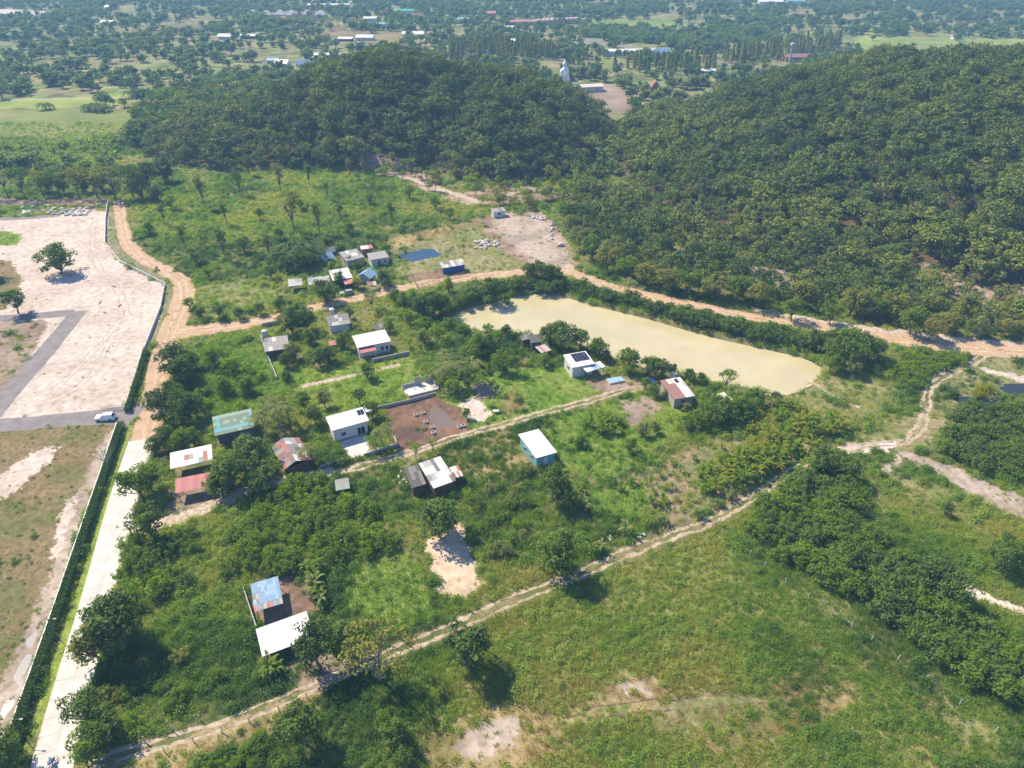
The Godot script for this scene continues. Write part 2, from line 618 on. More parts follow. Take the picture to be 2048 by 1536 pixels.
	cover_patch(2, [100, 1560, 300, 1500, 640, 1378, 650, 1430, 460, 1500, 330, 1560])
	cover_patch(2, [850, 1475, 960, 1415, 1040, 1398, 1110, 1425, 1125, 1500, 980, 1560, 850, 1560])
	cover_patch(16, [905, 1500, 950, 1450, 1000, 1432, 1045, 1445, 1040, 1480, 985, 1512, 930, 1520])
	cover_patch(2, [1200, 1360, 1240, 1342, 1300, 1348, 1345, 1390, 1330, 1430, 1180, 1412])
	cover_patch(16, [1235, 1356, 1290, 1356, 1300, 1385, 1240, 1385])
	cover_patch(15, [1300, 1400, 1500, 1380, 1640, 1330, 1700, 1362, 1560, 1440, 1400, 1490, 1320, 1470])
	cover_patch(2, [1400, 1490, 1560, 1440, 1700, 1362, 1725, 1395, 1560, 1480, 1430, 1520])
	cover_patch(15, [1560, 1130, 1680, 1190, 1800, 1290, 1980, 1480, 1900, 1460, 1700, 1280])
	cover_patch(15, [1700, 885, 1870, 800, 1900, 740, 2048, 700, 2048, 760, 1900, 850, 1830, 905])
	cover_patch(15, [1560, 780, 1700, 745, 1790, 780, 1760, 830, 1620, 850, 1580, 820])
	cover_patch(3, [1640, 905, 1690, 892, 1790, 880, 1782, 902, 1690, 908])
	cover_patch(16, [1755, 945, 1805, 900, 1900, 930, 2060, 1000, 2060, 1050, 1985, 1015, 1890, 958, 1812, 915, 1772, 952])
	cover_patch(15, [1780, 950, 1880, 965, 1990, 1040, 1960, 1065, 1820, 1000])
	cover_patch(3, [1870, 1135, 1960, 1180, 2060, 1225, 2060, 1240, 1940, 1190])
	cover_patch(3, [1960, 735, 2060, 755, 2060, 768, 1970, 745])

func pond(called: String, poly: PackedVector2Array, level: float, depth: float, bank: float, mat: Material) -> void:
	var shore := rounded(poly)
	hollow(grown(shore, bank * 0.5), depth, bank)
	structure(called, sheet_mesh(grown(shore, 0.6), level), mat)
	block(grown(shore, 0.4), 2)

func lay_ponds() -> void:
	pond("pond_water", flat2([905, 630, 935, 612, 985, 600, 1040, 588, 1095, 582, 1140, 592, 1190, 607, 1300, 634, 1420, 668, 1540, 695, 1610, 712, 1642, 730, 1632, 752, 1605, 770, 1575, 784,
		1540, 779, 1480, 766, 1400, 752, 1320, 738, 1250, 718, 1190, 697, 1110, 675, 1040, 664, 960, 656, 925, 645]), -1.0, 2.2, 3.0, M.muddy)
	pond("fish_pond_water", flat2([797, 508, 830, 500, 861, 494, 872, 500, 884, 508, 855, 515, 822, 522, 808, 515]), -0.5, 1.0, 1.6, M.blue_pool)
	pond("mud_pool_water", flat2([857, 815, 877, 812, 904, 836, 912, 850, 890, 856, 870, 850]), -0.35, 0.7, 1.0, M.mud_pool)
	pond("puddle_water", flat2([62, 1262, 72, 1264, 60, 1320, 48, 1360, 28, 1392, 22, 1385, 32, 1350, 48, 1310]), -0.08, 0.16, 0.8, M.puddle)
	pond("puddle_water", flat2([22, 1392, 30, 1396, 14, 1430, 2, 1440, 4, 1425]), -0.08, 0.16, 0.6, M.puddle)
	pond("marsh_water", flat2([1905, 797, 1932, 789, 1975, 797, 2020, 803, 2005, 814, 1940, 808]), -0.4, 0.8, 1.0, M.marsh)
	pond("marsh_water", flat2([1996, 772, 2040, 766, 2090, 775, 2090, 792, 2030, 788]), -0.4, 0.8, 1.0, M.marsh)

func lay_roads() -> void:
	ribbon("dirt_road", [288, 890, 298, 850, 312, 790, 324, 720, 345, 655, 366, 605, 365, 568, 332, 541, 288, 518, 256, 488, 245, 450, 237, 400], [6.2, 6.6, 6.6, 7.4, 5.6, 5.2, 5.0, 4.6, 4.4], M.dirt, 0.03)
	ribbon("dirt_road", [338, 668, 380, 662, 450, 654, 530, 641, 640, 613, 740, 590, 820, 573, 900, 560, 1000, 549, 1080, 541, 1140, 545, 1210, 570, 1290, 592, 1400, 614, 1520, 637, 1640, 654, 1760, 674, 1900, 694, 2048, 704, 2250, 714],
		[9.0, 5.2, 5.2, 5.4, 5.6, 5.2, 5.6, 7.0, 5.0, 5.5, 6.5, 8.0, 8.5], M.dirt, 0.026)
	ribbon("dirt_path", [1500, 618, 1600, 636, 1720, 655, 1850, 672, 1960, 684, 2100, 695], [3.0, 3.5, 4.0, 4.5], M.pale_dirt, 0.018, 1.2)
	ribbon("dirt_path", [745, 348, 800, 352, 850, 368, 900, 385, 960, 405], [3.0, 4.0, 3.0], M.pale_dirt, 0.06, 1.5)
	ribbon("asphalt_road", [-120, 858, 0, 851, 120, 841, 236, 831, 275, 832], [5.6, 5.6, 5.6, 6.2, 9.0], M.asphalt, 0.034, 0.25)
	ribbon("asphalt_road", [-60, 880, 20, 785, 90, 705, 135, 650, 158, 622], [5.4, 5.4, 5.4, 5.2, 5.0], M.asphalt, 0.022, 0.2)
	ribbon("asphalt_road", [-120, 642, 0, 637, 70, 632, 146, 625], [4.6, 4.6, 4.6], M.asphalt, 0.018, 0.2)
	ribbon("asphalt_road", [-120, 440, 0, 438, 70, 435, 120, 430], [4.0, 4.0, 3.0], M.asphalt, 0.018, 0.4)
	ribbon("village_lane", [262, 1064, 300, 1052, 360, 1036, 450, 1002, 540, 966, 620, 950, 690, 940], [4.0, 3.6, 3.4, 3.2, 2.6], M.pale_dirt, 0.022, 0.7)
	ribbon("footpath", [603, 773, 660, 761, 720, 747, 800, 729], [1.8, 1.6, 1.6], M.pale_dirt, 0.02, 0.4)
	ribbon("footpath", [1480, 800, 1530, 790, 1580, 785, 1625, 768, 1640, 776, 1680, 800, 1720, 815], [1.0, 1.2, 1.2, 0.9], M.rut, 0.02, 0.6)
	ribbon("highway", [1060, 60, 1120, 70, 1200, 85, 1340, 110, 1420, 124, 1560, 142], [9.0, 9.0], M.asphalt, 0.05, 0.1, 6.0)
	ribbon("farm_lane", [-60, 203, 60, 199, 200, 196, 310, 193, 345, 172], [3.0, 3.0], M.pale_dirt, 0.05, 0.8, 4.0)
	twin_track("cart_track", [680, 943, 740, 928, 800, 910, 870, 888, 950, 863, 1020, 845, 1100, 822, 1180, 801, 1245, 782, 1300, 772], 1.5, 0.75)
	twin_track("cart_track", [165, 1534, 300, 1493, 400, 1464, 520, 1421, 640, 1368, 740, 1324, 820, 1290, 900, 1258, 1000, 1211, 1090, 1174, 1150, 1152, 1240, 1112, 1330, 1077, 1430, 1038, 1500, 998, 1570, 952, 1640, 912, 1720, 893, 1815, 884], 1.6, 0.6)
	twin_track("cart_track", [1812, 886, 1842, 852, 1852, 805, 1862, 770, 1905, 745, 1950, 722, 1972, 708], 1.6, 0.8)
	twin_track("cart_track", [1130, 1445, 1200, 1425, 1280, 1412, 1370, 1408, 1460, 1400, 1540, 1398], 1.8, 0.3, M.dark_rut, -0.4)
	for t in [[30, 480, 90, 470, 150, 480, 190, 520], [60, 590, 130, 585, 200, 560, 280, 575], [190, 440, 185, 480, 195, 530, 230, 570, 260, 640], [100, 790, 150, 740, 200, 690, 240, 640], [60, 810, 130, 790, 190, 740, 215, 690], [170, 640, 215, 610, 270, 600]]:
		twin_track("tyre_track", t, 1.7, 0.28, M.scuffed, -0.6)
	M.worn = mottled(lin(0.40, 0.285, 0.19), lin(0.50, 0.375, 0.26), 12.0, 10)
	twin_track("wheel_track", [292, 880, 300, 850, 313, 790, 326, 720, 346, 655, 366, 605, 364, 568, 332, 542, 288, 519, 257, 488, 246, 450, 239, 405], 1.8, 0.55, M.worn, 0.0, 0.042)
	twin_track("wheel_track", [350, 664, 380, 661, 450, 653, 530, 640, 640, 612, 740, 589, 820, 572, 900, 559, 1000, 548, 1080, 541, 1140, 546, 1210, 571, 1290, 593, 1400, 615, 1520, 638, 1640, 655, 1760, 675, 1900, 695, 2048, 705], 1.9, 0.6, M.worn, 0.0, 0.038)
	# the concrete road is cast in slabs, two lanes wide
	var road := Node3D.new()
	road.name = numbered("concrete_road")
	road.set_meta("kind", "structure")
	add_child(road)
	var line := smooth_line(sites([86, 1620, 112, 1500, 150, 1355, 196, 1195, 245, 1005, 284, 880]), 4.0)
	for i in line.size() - 1:
		var d := (line[i + 1] - line[i])
		var side := Vector3(-d.z, 0, d.x).normalized()
		for s in [-1.0, 1.0]:
			var st := SurfaceTool.new()
			st.begin(Mesh.PRIMITIVE_TRIANGLES)
			st.set_smooth_group(-1)
			var g := d.normalized() * 0.012
			var a: Vector3 = line[i] + g + side * s * 0.015
			var b: Vector3 = line[i + 1] - g + side * s * 0.015
			var o: Vector3 = side * s * 2.85
			var y := Vector3.UP * (0.05 + rng.randf() * 0.008)
			if s > 0: quad(st, a + y, b + y, b + o + y, a + o + y)
			else: quad(st, a + o + y, b + o + y, b + y, a + y)
			quad(st, a + o + y, b + o + y, b + o, a + o)
			quad(st, a + y, a, a + o, a + o + y)
			st.generate_normals()
			part("slab", st.commit(), M.concrete, road)
		var w := side * 3.0
		block(PackedVector2Array([Vector2(line[i].x - w.x, line[i].z - w.z), Vector2(line[i].x + w.x, line[i].z + w.z), Vector2(line[i + 1].x + w.x, line[i + 1].z + w.z), Vector2(line[i + 1].x - w.x, line[i + 1].z - w.z)]))

func twin_track(called: String, flat: Array, gauge: float, wide: float, mat: Material = M.rut, margin := 0.9, lift := 0.015) -> void:
	var o := Node3D.new()
	o.name = numbered(called)
	o.set_meta("kind", "structure")
	add_child(o)
	var line := smooth_line(sites(flat), 1.2)
	for i in line.size() - 1:
		var d := (line[i + 1] - line[i]).normalized()
		var w := Vector3(-d.z, 0, d.x) * (gauge * 0.5 + margin)
		block(PackedVector2Array([v2(line[i] - w), v2(line[i] + w), v2(line[i + 1] + w), v2(line[i + 1] - w)]), 3)
	for s in [-0.5, 0.5]:
		var off := PackedVector3Array()
		for i in line.size():
			var d := line[mini(line.size() - 1, i + 1)] - line[maxi(0, i - 1)]
			off.append(line[i] + Vector3(-d.z, 0, d.x).normalized() * (gauge * s + lumps.get_noise_2d(i * 4.0, s * 300.0) * 0.5))
		part("rut", ribbon_mesh(off, [wide], lift, wide * 0.9), mat, o)

func lay_ground() -> void:
	var near := Rect2(X0, N0, NW * CELL, NH * CELL)
	var far := Rect2(FX0, FN0, FARW * FARC, FARH * FARC)
	var xs := steps(X0, X0 + NW * CELL, 1.6)
	var zs := steps(-(N0 + NH * CELL), -N0, 1.6)
	var gm := plain(Color.WHITE, 0.95)
	gm.metallic_specular = 0.2
	gm.albedo_texture = cover_texture(cover, NW, NH, CELL, 2000, 1650, 1.6, 11)
	gm.heightmap_enabled = true
	gm.heightmap_texture = noise_tex(0.03, 5, Color.BLACK, Color.WHITE, 55, 1024)
	gm.heightmap_scale = 6.0
	gm.texture_repeat = false
	var mesh := ground_patch(xs, zs, near)
	var fx := PackedFloat32Array()
	for v in [steps(FX0, -440.0, 60.0), steps(-440.0, X0, 6.0), steps(X0, X0 + NW * CELL, 6.25), steps(X0 + NW * CELL, 560.0, 6.0), steps(560.0, -FX0, 60.0)]:
		for k in v:
			if fx.is_empty() or k > fx[-1] + 0.01: fx.append(k)
	var fz := PackedFloat32Array()
	for v in [steps(-(FN0 + FARH * FARC), -700.0, 60.0), steps(-700.0, -(N0 + NH * CELL), 6.0), steps(-(N0 + NH * CELL), -N0, 6.0), steps(-N0, -FN0, 30.0)]:
		for k in v:
			if fz.is_empty() or k > fz[-1] + 0.01: fz.append(k)
	var rest := ground_patch(fx, fz, far, Rect2(X0, -(N0 + NH * CELL), NW * CELL, NH * CELL))
	var fm := plain(Color.WHITE, 0.95)
	fm.metallic_specular = 0.2
	fm.albedo_texture = cover_texture(fcover, FARW, FARH, FARC, 1200, 1080, 6.0, 12)
	fm.texture_repeat = false
	mesh.add_surface_from_arrays(Mesh.PRIMITIVE_TRIANGLES, rest.surface_get_arrays(0))
	mesh.surface_set_material(0, gm)
	mesh.surface_set_material(1, fm)
	var o := structure("ground", mesh, null)
	o.material_override = null

# ---------------------------------------------------------------- building blocks
var cube := BoxMesh.new()
var panel_mesh: ArrayMesh
var post_mesh: CylinderMesh

func box_at(center: Vector3, size: Vector3, basis := Basis()) -> Transform3D:
	return Transform3D(basis * Basis.from_scale(size), center)

func bar(a: Vector3, b: Vector3, w: float, h := 0.0) -> Transform3D:
	# a square bar from a to b, as a transform of the unit cube
	var d := b - a
	var x := d.normalized()
	var up := Vector3.UP if absf(x.y) < 0.95 else Vector3.RIGHT
	var z := x.cross(up).normalized()
	var y := z.cross(x)
	return Transform3D(Basis(x * d.length(), y * (h if h > 0.0 else w), z * w), (a + b) / 2)

func make_panel() -> void:
	# one roofing sheet, 1 x 1, ribs along z
	var st := SurfaceTool.new()
	st.begin(Mesh.PRIMITIVE_TRIANGLES)
	st.set_smooth_group(-1)
	var n := 5
	for i in n:
		var x := float(i) / n
		var w := 1.0 / n
		var prof := [[x, 0.0], [x + w * 0.45, 0.0], [x + w * 0.6, 0.035], [x + w * 0.85, 0.035], [x + w, 0.0]]
		for k in 4:
			var a := Vector3(prof[k][0], prof[k][1], 0)
			var b := Vector3(prof[k + 1][0], prof[k + 1][1], 0)
			quad(st, a, b, b + Vector3(0, 0, 1), a + Vector3(0, 0, 1))
	quad(st, Vector3(0, -0.03, 0), Vector3(0, -0.03, 1), Vector3(1, -0.03, 1), Vector3(1, -0.03, 0))
	quad(st, Vector3(0, 0, 1), Vector3(1, 0, 1), Vector3(1, -0.03, 1), Vector3(0, -0.03, 1))
	quad(st, Vector3(0, 0, 0), Vector3(0, -0.03, 0), Vector3(1, -0.03, 0), Vector3(1, 0, 0))
	quad(st, Vector3(0, 0, 0), Vector3(0, 0, 1), Vector3(0, -0.03, 1), Vector3(0, -0.03, 0))
	quad(st, Vector3(1, 0, 0), Vector3(1, -0.03, 0), Vector3(1, -0.03, 1), Vector3(1, 0, 1))
	st.generate_normals()
	panel_mesh = st.commit()
	post_mesh = CylinderMesh.new()
	post_mesh.top_radius = 0.5
	post_mesh.bottom_radius = 0.5
	post_mesh.height = 1.0
	post_mesh.radial_segments = 8
	post_mesh.rings = 1

func wall_mesh(p: Vector3, q: Vector3, hp: float, hq: float, thick: Vector3) -> ArrayMesh:
	var st := SurfaceTool.new()
	st.begin(Mesh.PRIMITIVE_TRIANGLES)
	st.set_smooth_group(-1)
	var P := p + Vector3.UP * hp
	var Q := q + Vector3.UP * hq
	var b := Vector3.DOWN * 0.15
	for f in [[p + b, q + b, Q, P], [q + b + thick, p + b + thick, P + thick, Q + thick], [P, Q, Q + thick, P + thick], [p + b, P, P + thick, p + b + thick], [q + b, q + b + thick, Q + thick, Q]]:
		quad(st, f[0], f[1], f[2], f[3])
	st.generate_normals()
	return st.commit()

func flat_mat(r: float, g: float, b: float, rough := 0.75, metal := 0.0) -> StandardMaterial3D:
	# sheet, plaster or paint with a little weathering in it
	var key := "flat%.3f,%.3f,%.3f,%.2f" % [r, g, b, rough]
	if not M.has(key):
		var m := plain(lin(r, g, b), rough, metal)
		m.albedo_texture = M.weather
		m.uv1_triplanar = true
		m.uv1_world_triplanar = true
		m.uv1_scale = Vector3.ONE / 5.0
		M[key] = m
	return M[key]

func make_building_mats() -> void:
	M.weather = noise_tex(0.02, 5, Color(0.90, 0.89, 0.87), Color(1, 1, 1), 21, 512, 0.3, 0.62)
	M.white = flat_mat(0.70, 0.70, 0.69, 0.5)
	M.white_wall = flat_mat(0.62, 0.63, 0.64)
	M.old_white = flat_mat(0.55, 0.54, 0.51)
	M.grey = flat_mat(0.20, 0.20, 0.197)
	M.mid_grey = flat_mat(0.30, 0.295, 0.285)
	M.pale_grey = flat_mat(0.43, 0.42, 0.405)
	M.dark_grey = flat_mat(0.11, 0.108, 0.105)
	M.rust = flat_mat(0.30, 0.15, 0.11)
	M.rust2 = flat_mat(0.42, 0.20, 0.17)
	M.pink = flat_mat(0.47, 0.19, 0.19)
	M.red = flat_mat(0.52, 0.235, 0.21)
	M.blue_tin = flat_mat(0.20, 0.33, 0.47, 0.45)
	M.blue_tin2 = flat_mat(0.28, 0.42, 0.55, 0.45)
	M.turquoise = flat_mat(0.16, 0.38, 0.43)
	M.teal_wall = flat_mat(0.20, 0.42, 0.47)
	M.green_sheet = flat_mat(0.15, 0.22, 0.155, 0.5)
	M.pale_green = flat_mat(0.25, 0.35, 0.27, 0.5)
	M.green_wall = flat_mat(0.10, 0.13, 0.12)
	M.brown_roof = flat_mat(0.27, 0.155, 0.135)
	M.wood = flat_mat(0.13, 0.085, 0.055)
	M.pale_wood = flat_mat(0.32, 0.25, 0.18)
	M.block = flat_mat(0.40, 0.38, 0.35)
	M.cement = flat_mat(0.52, 0.49, 0.45)
	M.steel = plain(lin(0.45, 0.46, 0.47), 0.4, 0.6)
	M.glass = plain(lin(0.02, 0.025, 0.03), 0.06)
	M.solar = plain(lin(0.015, 0.02, 0.045), 0.15)
	M.tarp = flat_mat(0.03, 0.15, 0.46, 0.5)
	M.net = flat_mat(0.04, 0.42, 0.27)
	M.black = plain(lin(0.02, 0.02, 0.02), 0.6)
	M.tyre = plain(lin(0.025, 0.025, 0.025), 0.9)
	M.car_white = plain(lin(0.78, 0.79, 0.80), 0.25)
	M.car_white.clearcoat_enabled = true
	M.car_white.clearcoat = 1.0
	M.car_grey = plain(lin(0.28, 0.30, 0.31), 0.3)
	M.chrome = plain(lin(0.6, 0.6, 0.6), 0.2, 1.0)
	M.lamp_clear = plain(lin(0.75, 0.75, 0.7), 0.1)
	M.lamp_red = plain(lin(0.4, 0.03, 0.02), 0.2)
	M.marble = flat_mat(0.78, 0.79, 0.80, 0.5)
	M.stone = mottled(lin(0.27, 0.24, 0.21), lin(0.52, 0.48, 0.44), 2.5, 44)
	M.white_stone = mottled(lin(0.30, 0.28, 0.26), lin(0.52, 0.50, 0.47), 2.5, 45)

# A building under one sloping roof. Q: roof corners far left, far right, near left in site coordinates; H their heights.
func shed(called: String, label: String, category: String, Q: Array, H: Array, o: Dictionary) -> Node3D:
	var A := site(Q[0], Q[1], H[0])
	var B := site(Q[2], Q[3], H[1])
	var D := site(Q[4], Q[5], H[2])
	var u := B - A
	var v := D - A
	var uf := Vector3(u.x, 0, u.z)
	v -= uf * (Vector3(v.x, 0, v.z).dot(uf) / uf.length_squared())
	v *= o.get("deep", 1.0)
	var base := A + u / 2 + v / 2
	base.y = 0.0
	var t := thing(called, label, category, base, 0.0, o.get("group", ""))
	roof_sheets(t, A - base, u, v, o)
	house_walls(t, A - base, u, v, o)
	var C := A + u + v
	block(grown(PackedVector2Array([Vector2(A.x, A.z), Vector2(B.x, B.z), Vector2(C.x, C.z), Vector2((A + v).x, (A + v).z)]), 0.2))
	return t

func roof_sheets(t: Node3D, A: Vector3, u: Vector3, v: Vector3, o: Dictionary) -> void:
	var nu: int = o.get("nu", maxi(2, int(u.length() / 1.1)))
	var nv: int = o.get("nv", maxi(1, int(v.length() / 2.6)))
	var n := v.cross(u).normalized()
	if n.y < 0: n = -n
	var cols: Array = o.cols
	for i in nu:
		for j in nv:
			var m: Material = cols[0] if rng.randf() < o.get("main", 0.75) or cols.size() == 1 else cols[1 + rng.randi() % (cols.size() - 1)]
			if o.has("pick"): m = o.pick.call(i, j, nu, nv, m)
			var s := rng.randf_range(-0.006, 0.006)
			part("roof_sheet", panel_mesh, m, t, Transform3D(Basis(u / nu * 0.992, n, v / nv * 1.01), A + u * (i / float(nu)) + v * (j / float(nv)) + n * (0.02 + s + 0.016 * (j % 2))))
	for k in 3:
		var s := 0.1 + 0.4 * k
		part("purlin", cube, M.wood, t, bar(A + v * s - n * 0.07 + u * 0.02, A + v * s + u * 0.98 - n * 0.07, 0.07))

func house_walls(t: Node3D, A: Vector3, u: Vector3, v: Vector3, o: Dictionary) -> void:
	var inset: float = o.get("inset", 0.3)
	var ul := Vector3(u.x, 0, u.z).length()
	var vl := Vector3(v.x, 0, v.z).length()
	var iu := inset / ul
	var iv := inset / vl
	var fr: float = o.get("porch", 0.0) / vl
	var corners := [[iu, iv], [1 - iu, iv], [1 - iu, 1 - iv - fr], [iu, 1 - iv - fr]]
	var roofs := [[iu, iv], [1 - iu, iv], [1 - iu, 1 - iv], [iu, 1 - iv]]
	var g := []
	var h := []
	for c in corners:
		var p: Vector3 = A + u * c[0] + v * c[1]
		h.append(p.y - 0.04)
		g.append(Vector3(p.x, 0, p.z))
	var mid: Vector3 = (g[0] + g[2]) / 2
	var sides: Array = o.get("sides", [0, 1, 2, 3])
	if o.get("walls") == null: sides = []
	for s in sides:
		var p: Vector3 = g[s]
		var q: Vector3 = g[(s + 1) % 4]
		var inn: Vector3 = (q - p).cross(Vector3.UP).normalized() * 0.12
		if (mid - p).dot(inn) < 0: inn = -inn
		var e := (q - p).normalized() * (0.125 if s % 2 else 0.0)
		part("wall", wall_mesh(p + e, q - e, h[s] if e == Vector3.ZERO else lerpf(h[s], h[(s + 1) % 4], 0.12 / p.distance_to(q)), h[(s + 1) % 4], inn), o.walls, t)
	if o.get("posts", false) or o.has("porch"):
		for k in 4:
			if o.has("porch") and k < 2: continue
			var p: Vector3 = A + u * roofs[k][0] + v * roofs[k][1]
			part("post", post_mesh, o.get("post_mat", M.wood), t, box_at(Vector3(p.x, (p.y - 0.25) / 2, p.z), Vector3(0.14, p.y + 0.15, 0.14)))
	if o.has("floor"):
		var c: Vector3 = A + u / 2 + v / 2
		part("floor", cube, o.floor, t, Transform3D(Basis(uf(u) * 0.98, Vector3.UP * 0.16, uf(v) * 0.98), Vector3(c.x, 0.02, c.z)))
	# openings: [side, place along it 0..1, width, bottom, top, what]
	for w in o.get("open", []):
		var p: Vector3 = g[w[0]]
		var q: Vector3 = g[(w[0] + 1) % 4]
		var out: Vector3 = (q - p).cross(Vector3.UP).normalized()
		if (mid - p).dot(out) > 0: out = -out
		var x := (q - p).normalized()
		var c: Vector3 = p.lerp(q, w[1]) + Vector3.UP * (w[3] + w[4]) / 2
		var b := Basis(x, Vector3.UP, out)
		var hh: float = w[4] - w[3]
		if w[5] == "door":
			var d := part("door", cube, o.get("door_mat", M.wood), t, box_at(c + out * 0.01, Vector3(w[2], hh, 0.08), b))
			part("handle", cube, M.steel, d, Transform3D(Basis.from_scale(Vector3(0.06, 0.05, 1.0)), Vector3(0.38, 0, 0.8)))
		else:
			var f := part("window", cube, M.white, t, box_at(c + out * 0.02, Vector3(w[2], hh, 0.08), b))
			for k in [-0.235, 0.235]:
				part("pane", cube, M.glass, f, Transform3D(Basis.from_scale(Vector3(0.42, 0.86, 0.3)), Vector3(k, 0, 0.42)))

func uf(v: Vector3) -> Vector3:
	return Vector3(v.x, 0, v.z)

# A house with a ridge, or a hip roof, for the middle and far distance.
func ridge_house(called: String, label: String, category: String, at: Vector3, w: float, d: float, h: float, rise: float, turn: float, wall: Material, roof: Material, hip := 0.0, group := "", windows := true) -> Node3D:
	var t := thing(called, label, category, at, turn, group)
	for s in 4:
		var a := [Vector3(-w, 0, -d), Vector3(w, 0, -d), Vector3(w, 0, d), Vector3(-w, 0, d)]
		var p: Vector3 = a[s] * 0.5
		var q: Vector3 = a[(s + 1) % 4] * 0.5
		var inn := -((p + q) / 2).normalized() * 0.15
		part("wall", wall_mesh(p, q, h, h, inn), wall, t)
	var st := SurfaceTool.new()
	st.begin(Mesh.PRIMITIVE_TRIANGLES)
	st.set_smooth_group(-1)
	var W := w / 2 + 0.6
	var D := d / 2 + 0.6
	var y := h - 0.15
	var r := W - hip * D
	var A := Vector3(-W, y, -D)
	var B := Vector3(W, y, -D)
	var C := Vector3(W, y, D)
	var E := Vector3(-W, y, D)
	var R := Vector3(-r, h + rise, 0)
	var S := Vector3(r, h + rise, 0)
	quad(st, A, R, S, B)
	quad(st, R, E, C, S)
	for p in [A, E, R, B, S, C]: st.add_vertex(p)
	quad(st, A, B, C, E)
	st.generate_normals()
	part("roof", st.commit(), roof, t)
	if windows:
		for k in 3:
			var x := (k - 1) * w * 0.3
			if k == 1:
				part("door", cube, M.wood, t, box_at(Vector3(x, 1.0, d / 2 + 0.02), Vector3(1.0, 2.0, 0.1)))
			else:
				var f := part("window", cube, M.white, t, box_at(Vector3(x, h * 0.55, d / 2 + 0.02), Vector3(1.3, 1.1, 0.1)))
				part("pane", cube, M.glass, f, Transform3D(Basis.from_scale(Vector3(0.86, 0.84, 0.3)), Vector3(0, 0, 0.45)))
	return t

func solar_rows(t: Node3D, A: Vector3, u: Vector3, v: Vector3, nu: int, nv: int, at: Rect2) -> void:
	var n := v.cross(u).normalized()
	if n.y < 0: n = -n
	for i in nu:
		for j in nv:
			var s0 := at.position.x + at.size.x * i / nu
			var t0 := at.position.y + at.size.y * j / nv
			var c := A + u * (s0 + at.size.x * 0.5 / nu) + v * (t0 + at.size.y * 0.5 / nv) + n * 0.14
			var p := part("solar_panel", cube, M.solar, t, Transform3D(Basis(u * (at.size.x / nu * 0.93), n * 0.04, v * (at.size.y / nv * 0.93)), c))
			part("frame", cube, M.steel, p, Transform3D(Basis.from_scale(Vector3(1.05, 0.6, 1.05)), Vector3(0, -0.3, 0)))

# ---------------------------------------------------------------- smooth bodies (surface nets over tapered capsules)
func net(bones: Array, cell: float, blend: float) -> ArrayMesh:
	# BONES: [a, ra, b, rb]
	var lo := Vector3.ONE * 1e9
	var hi := -lo
	for b in bones:
		for k in [0, 2]:
			lo = lo.min(b[k] - Vector3.ONE * (b[k + 1] + cell * 2))
			hi = hi.max(b[k] + Vector3.ONE * (b[k + 1] + cell * 2))
	var n := Vector3i(((hi - lo) / cell).ceil()) + Vector3i.ONE
	var f := PackedFloat32Array()
	f.resize(n.x * n.y * n.z)
	var i := 0
	for z in n.z:
		for y in n.y:
			for x in n.x:
				var p := lo + Vector3(x, y, z) * cell
				var d := 1e9
				for b in bones:
					var ab: Vector3 = b[2] - b[0]
					var t := clampf((p - b[0]).dot(ab) / maxf(ab.length_squared(), 1e-6), 0, 1)
					var e: float = p.distance_to(b[0] + ab * t) - lerpf(b[1], b[3], t)
					var h := maxf(blend - absf(d - e), 0.0) / blend
					d = minf(d, e) - h * h * blend * 0.25
				f[i] = d
				i += 1
	var at := PackedInt32Array()
	at.resize(f.size())
	at.fill(-1)
	var v := PackedVector3Array()
	var sx := 1
	var sy := n.x
	var sz := n.x * n.y
	for z in n.z - 1:
		for y in n.y - 1:
			for x in n.x - 1:
				var o := x + y * sy + z * sz
				var sum := Vector3.ZERO
				var cnt := 0
				for ax in 3:
					for c in 4:
						var a: Vector3i = [Vector3i(0, c & 1, c >> 1), Vector3i(c & 1, 0, c >> 1), Vector3i(c & 1, c >> 1, 0)][ax]
						var b: Vector3i = a + [Vector3i(1, 0, 0), Vector3i(0, 1, 0), Vector3i(0, 0, 1)][ax]
						var fa := f[o + a.x + a.y * sy + a.z * sz]
						var fb := f[o + b.x + b.y * sy + b.z * sz]
						if (fa < 0) != (fb < 0):
							sum += Vector3(a).lerp(Vector3(b), fa / (fa - fb))
							cnt += 1
				if cnt:
					at[o] = v.size()
					v.append(lo + (Vector3(x, y, z) + sum / cnt) * cell)
	var idx := PackedInt32Array()
	for z in range(1, n.z - 1):
		for y in range(1, n.y - 1):
			for x in range(1, n.x - 1):
				var o := x + y * sy + z * sz
				for ax in 3:
					var s: int = [sx, sy, sz][ax]
					if (f[o] < 0) == (f[o + s] < 0): continue
					var p: int = [sy, sz, sx][ax]
					var q: int = [sz, sx, sy][ax]
					var r := [at[o - p - q], at[o - q], at[o], at[o - p]]
					if r.min() < 0: continue
					if f[o] < 0: idx.append_array([r[0], r[2], r[1], r[0], r[3], r[2]])
					else: idx.append_array([r[0], r[1], r[2], r[0], r[2], r[3]])
	var st := SurfaceTool.new()
	st.begin(Mesh.PRIMITIVE_TRIANGLES)
	for p in v: st.add_vertex(p)
	for k in idx: st.add_index(k)
	st.generate_normals()
	return st.commit()

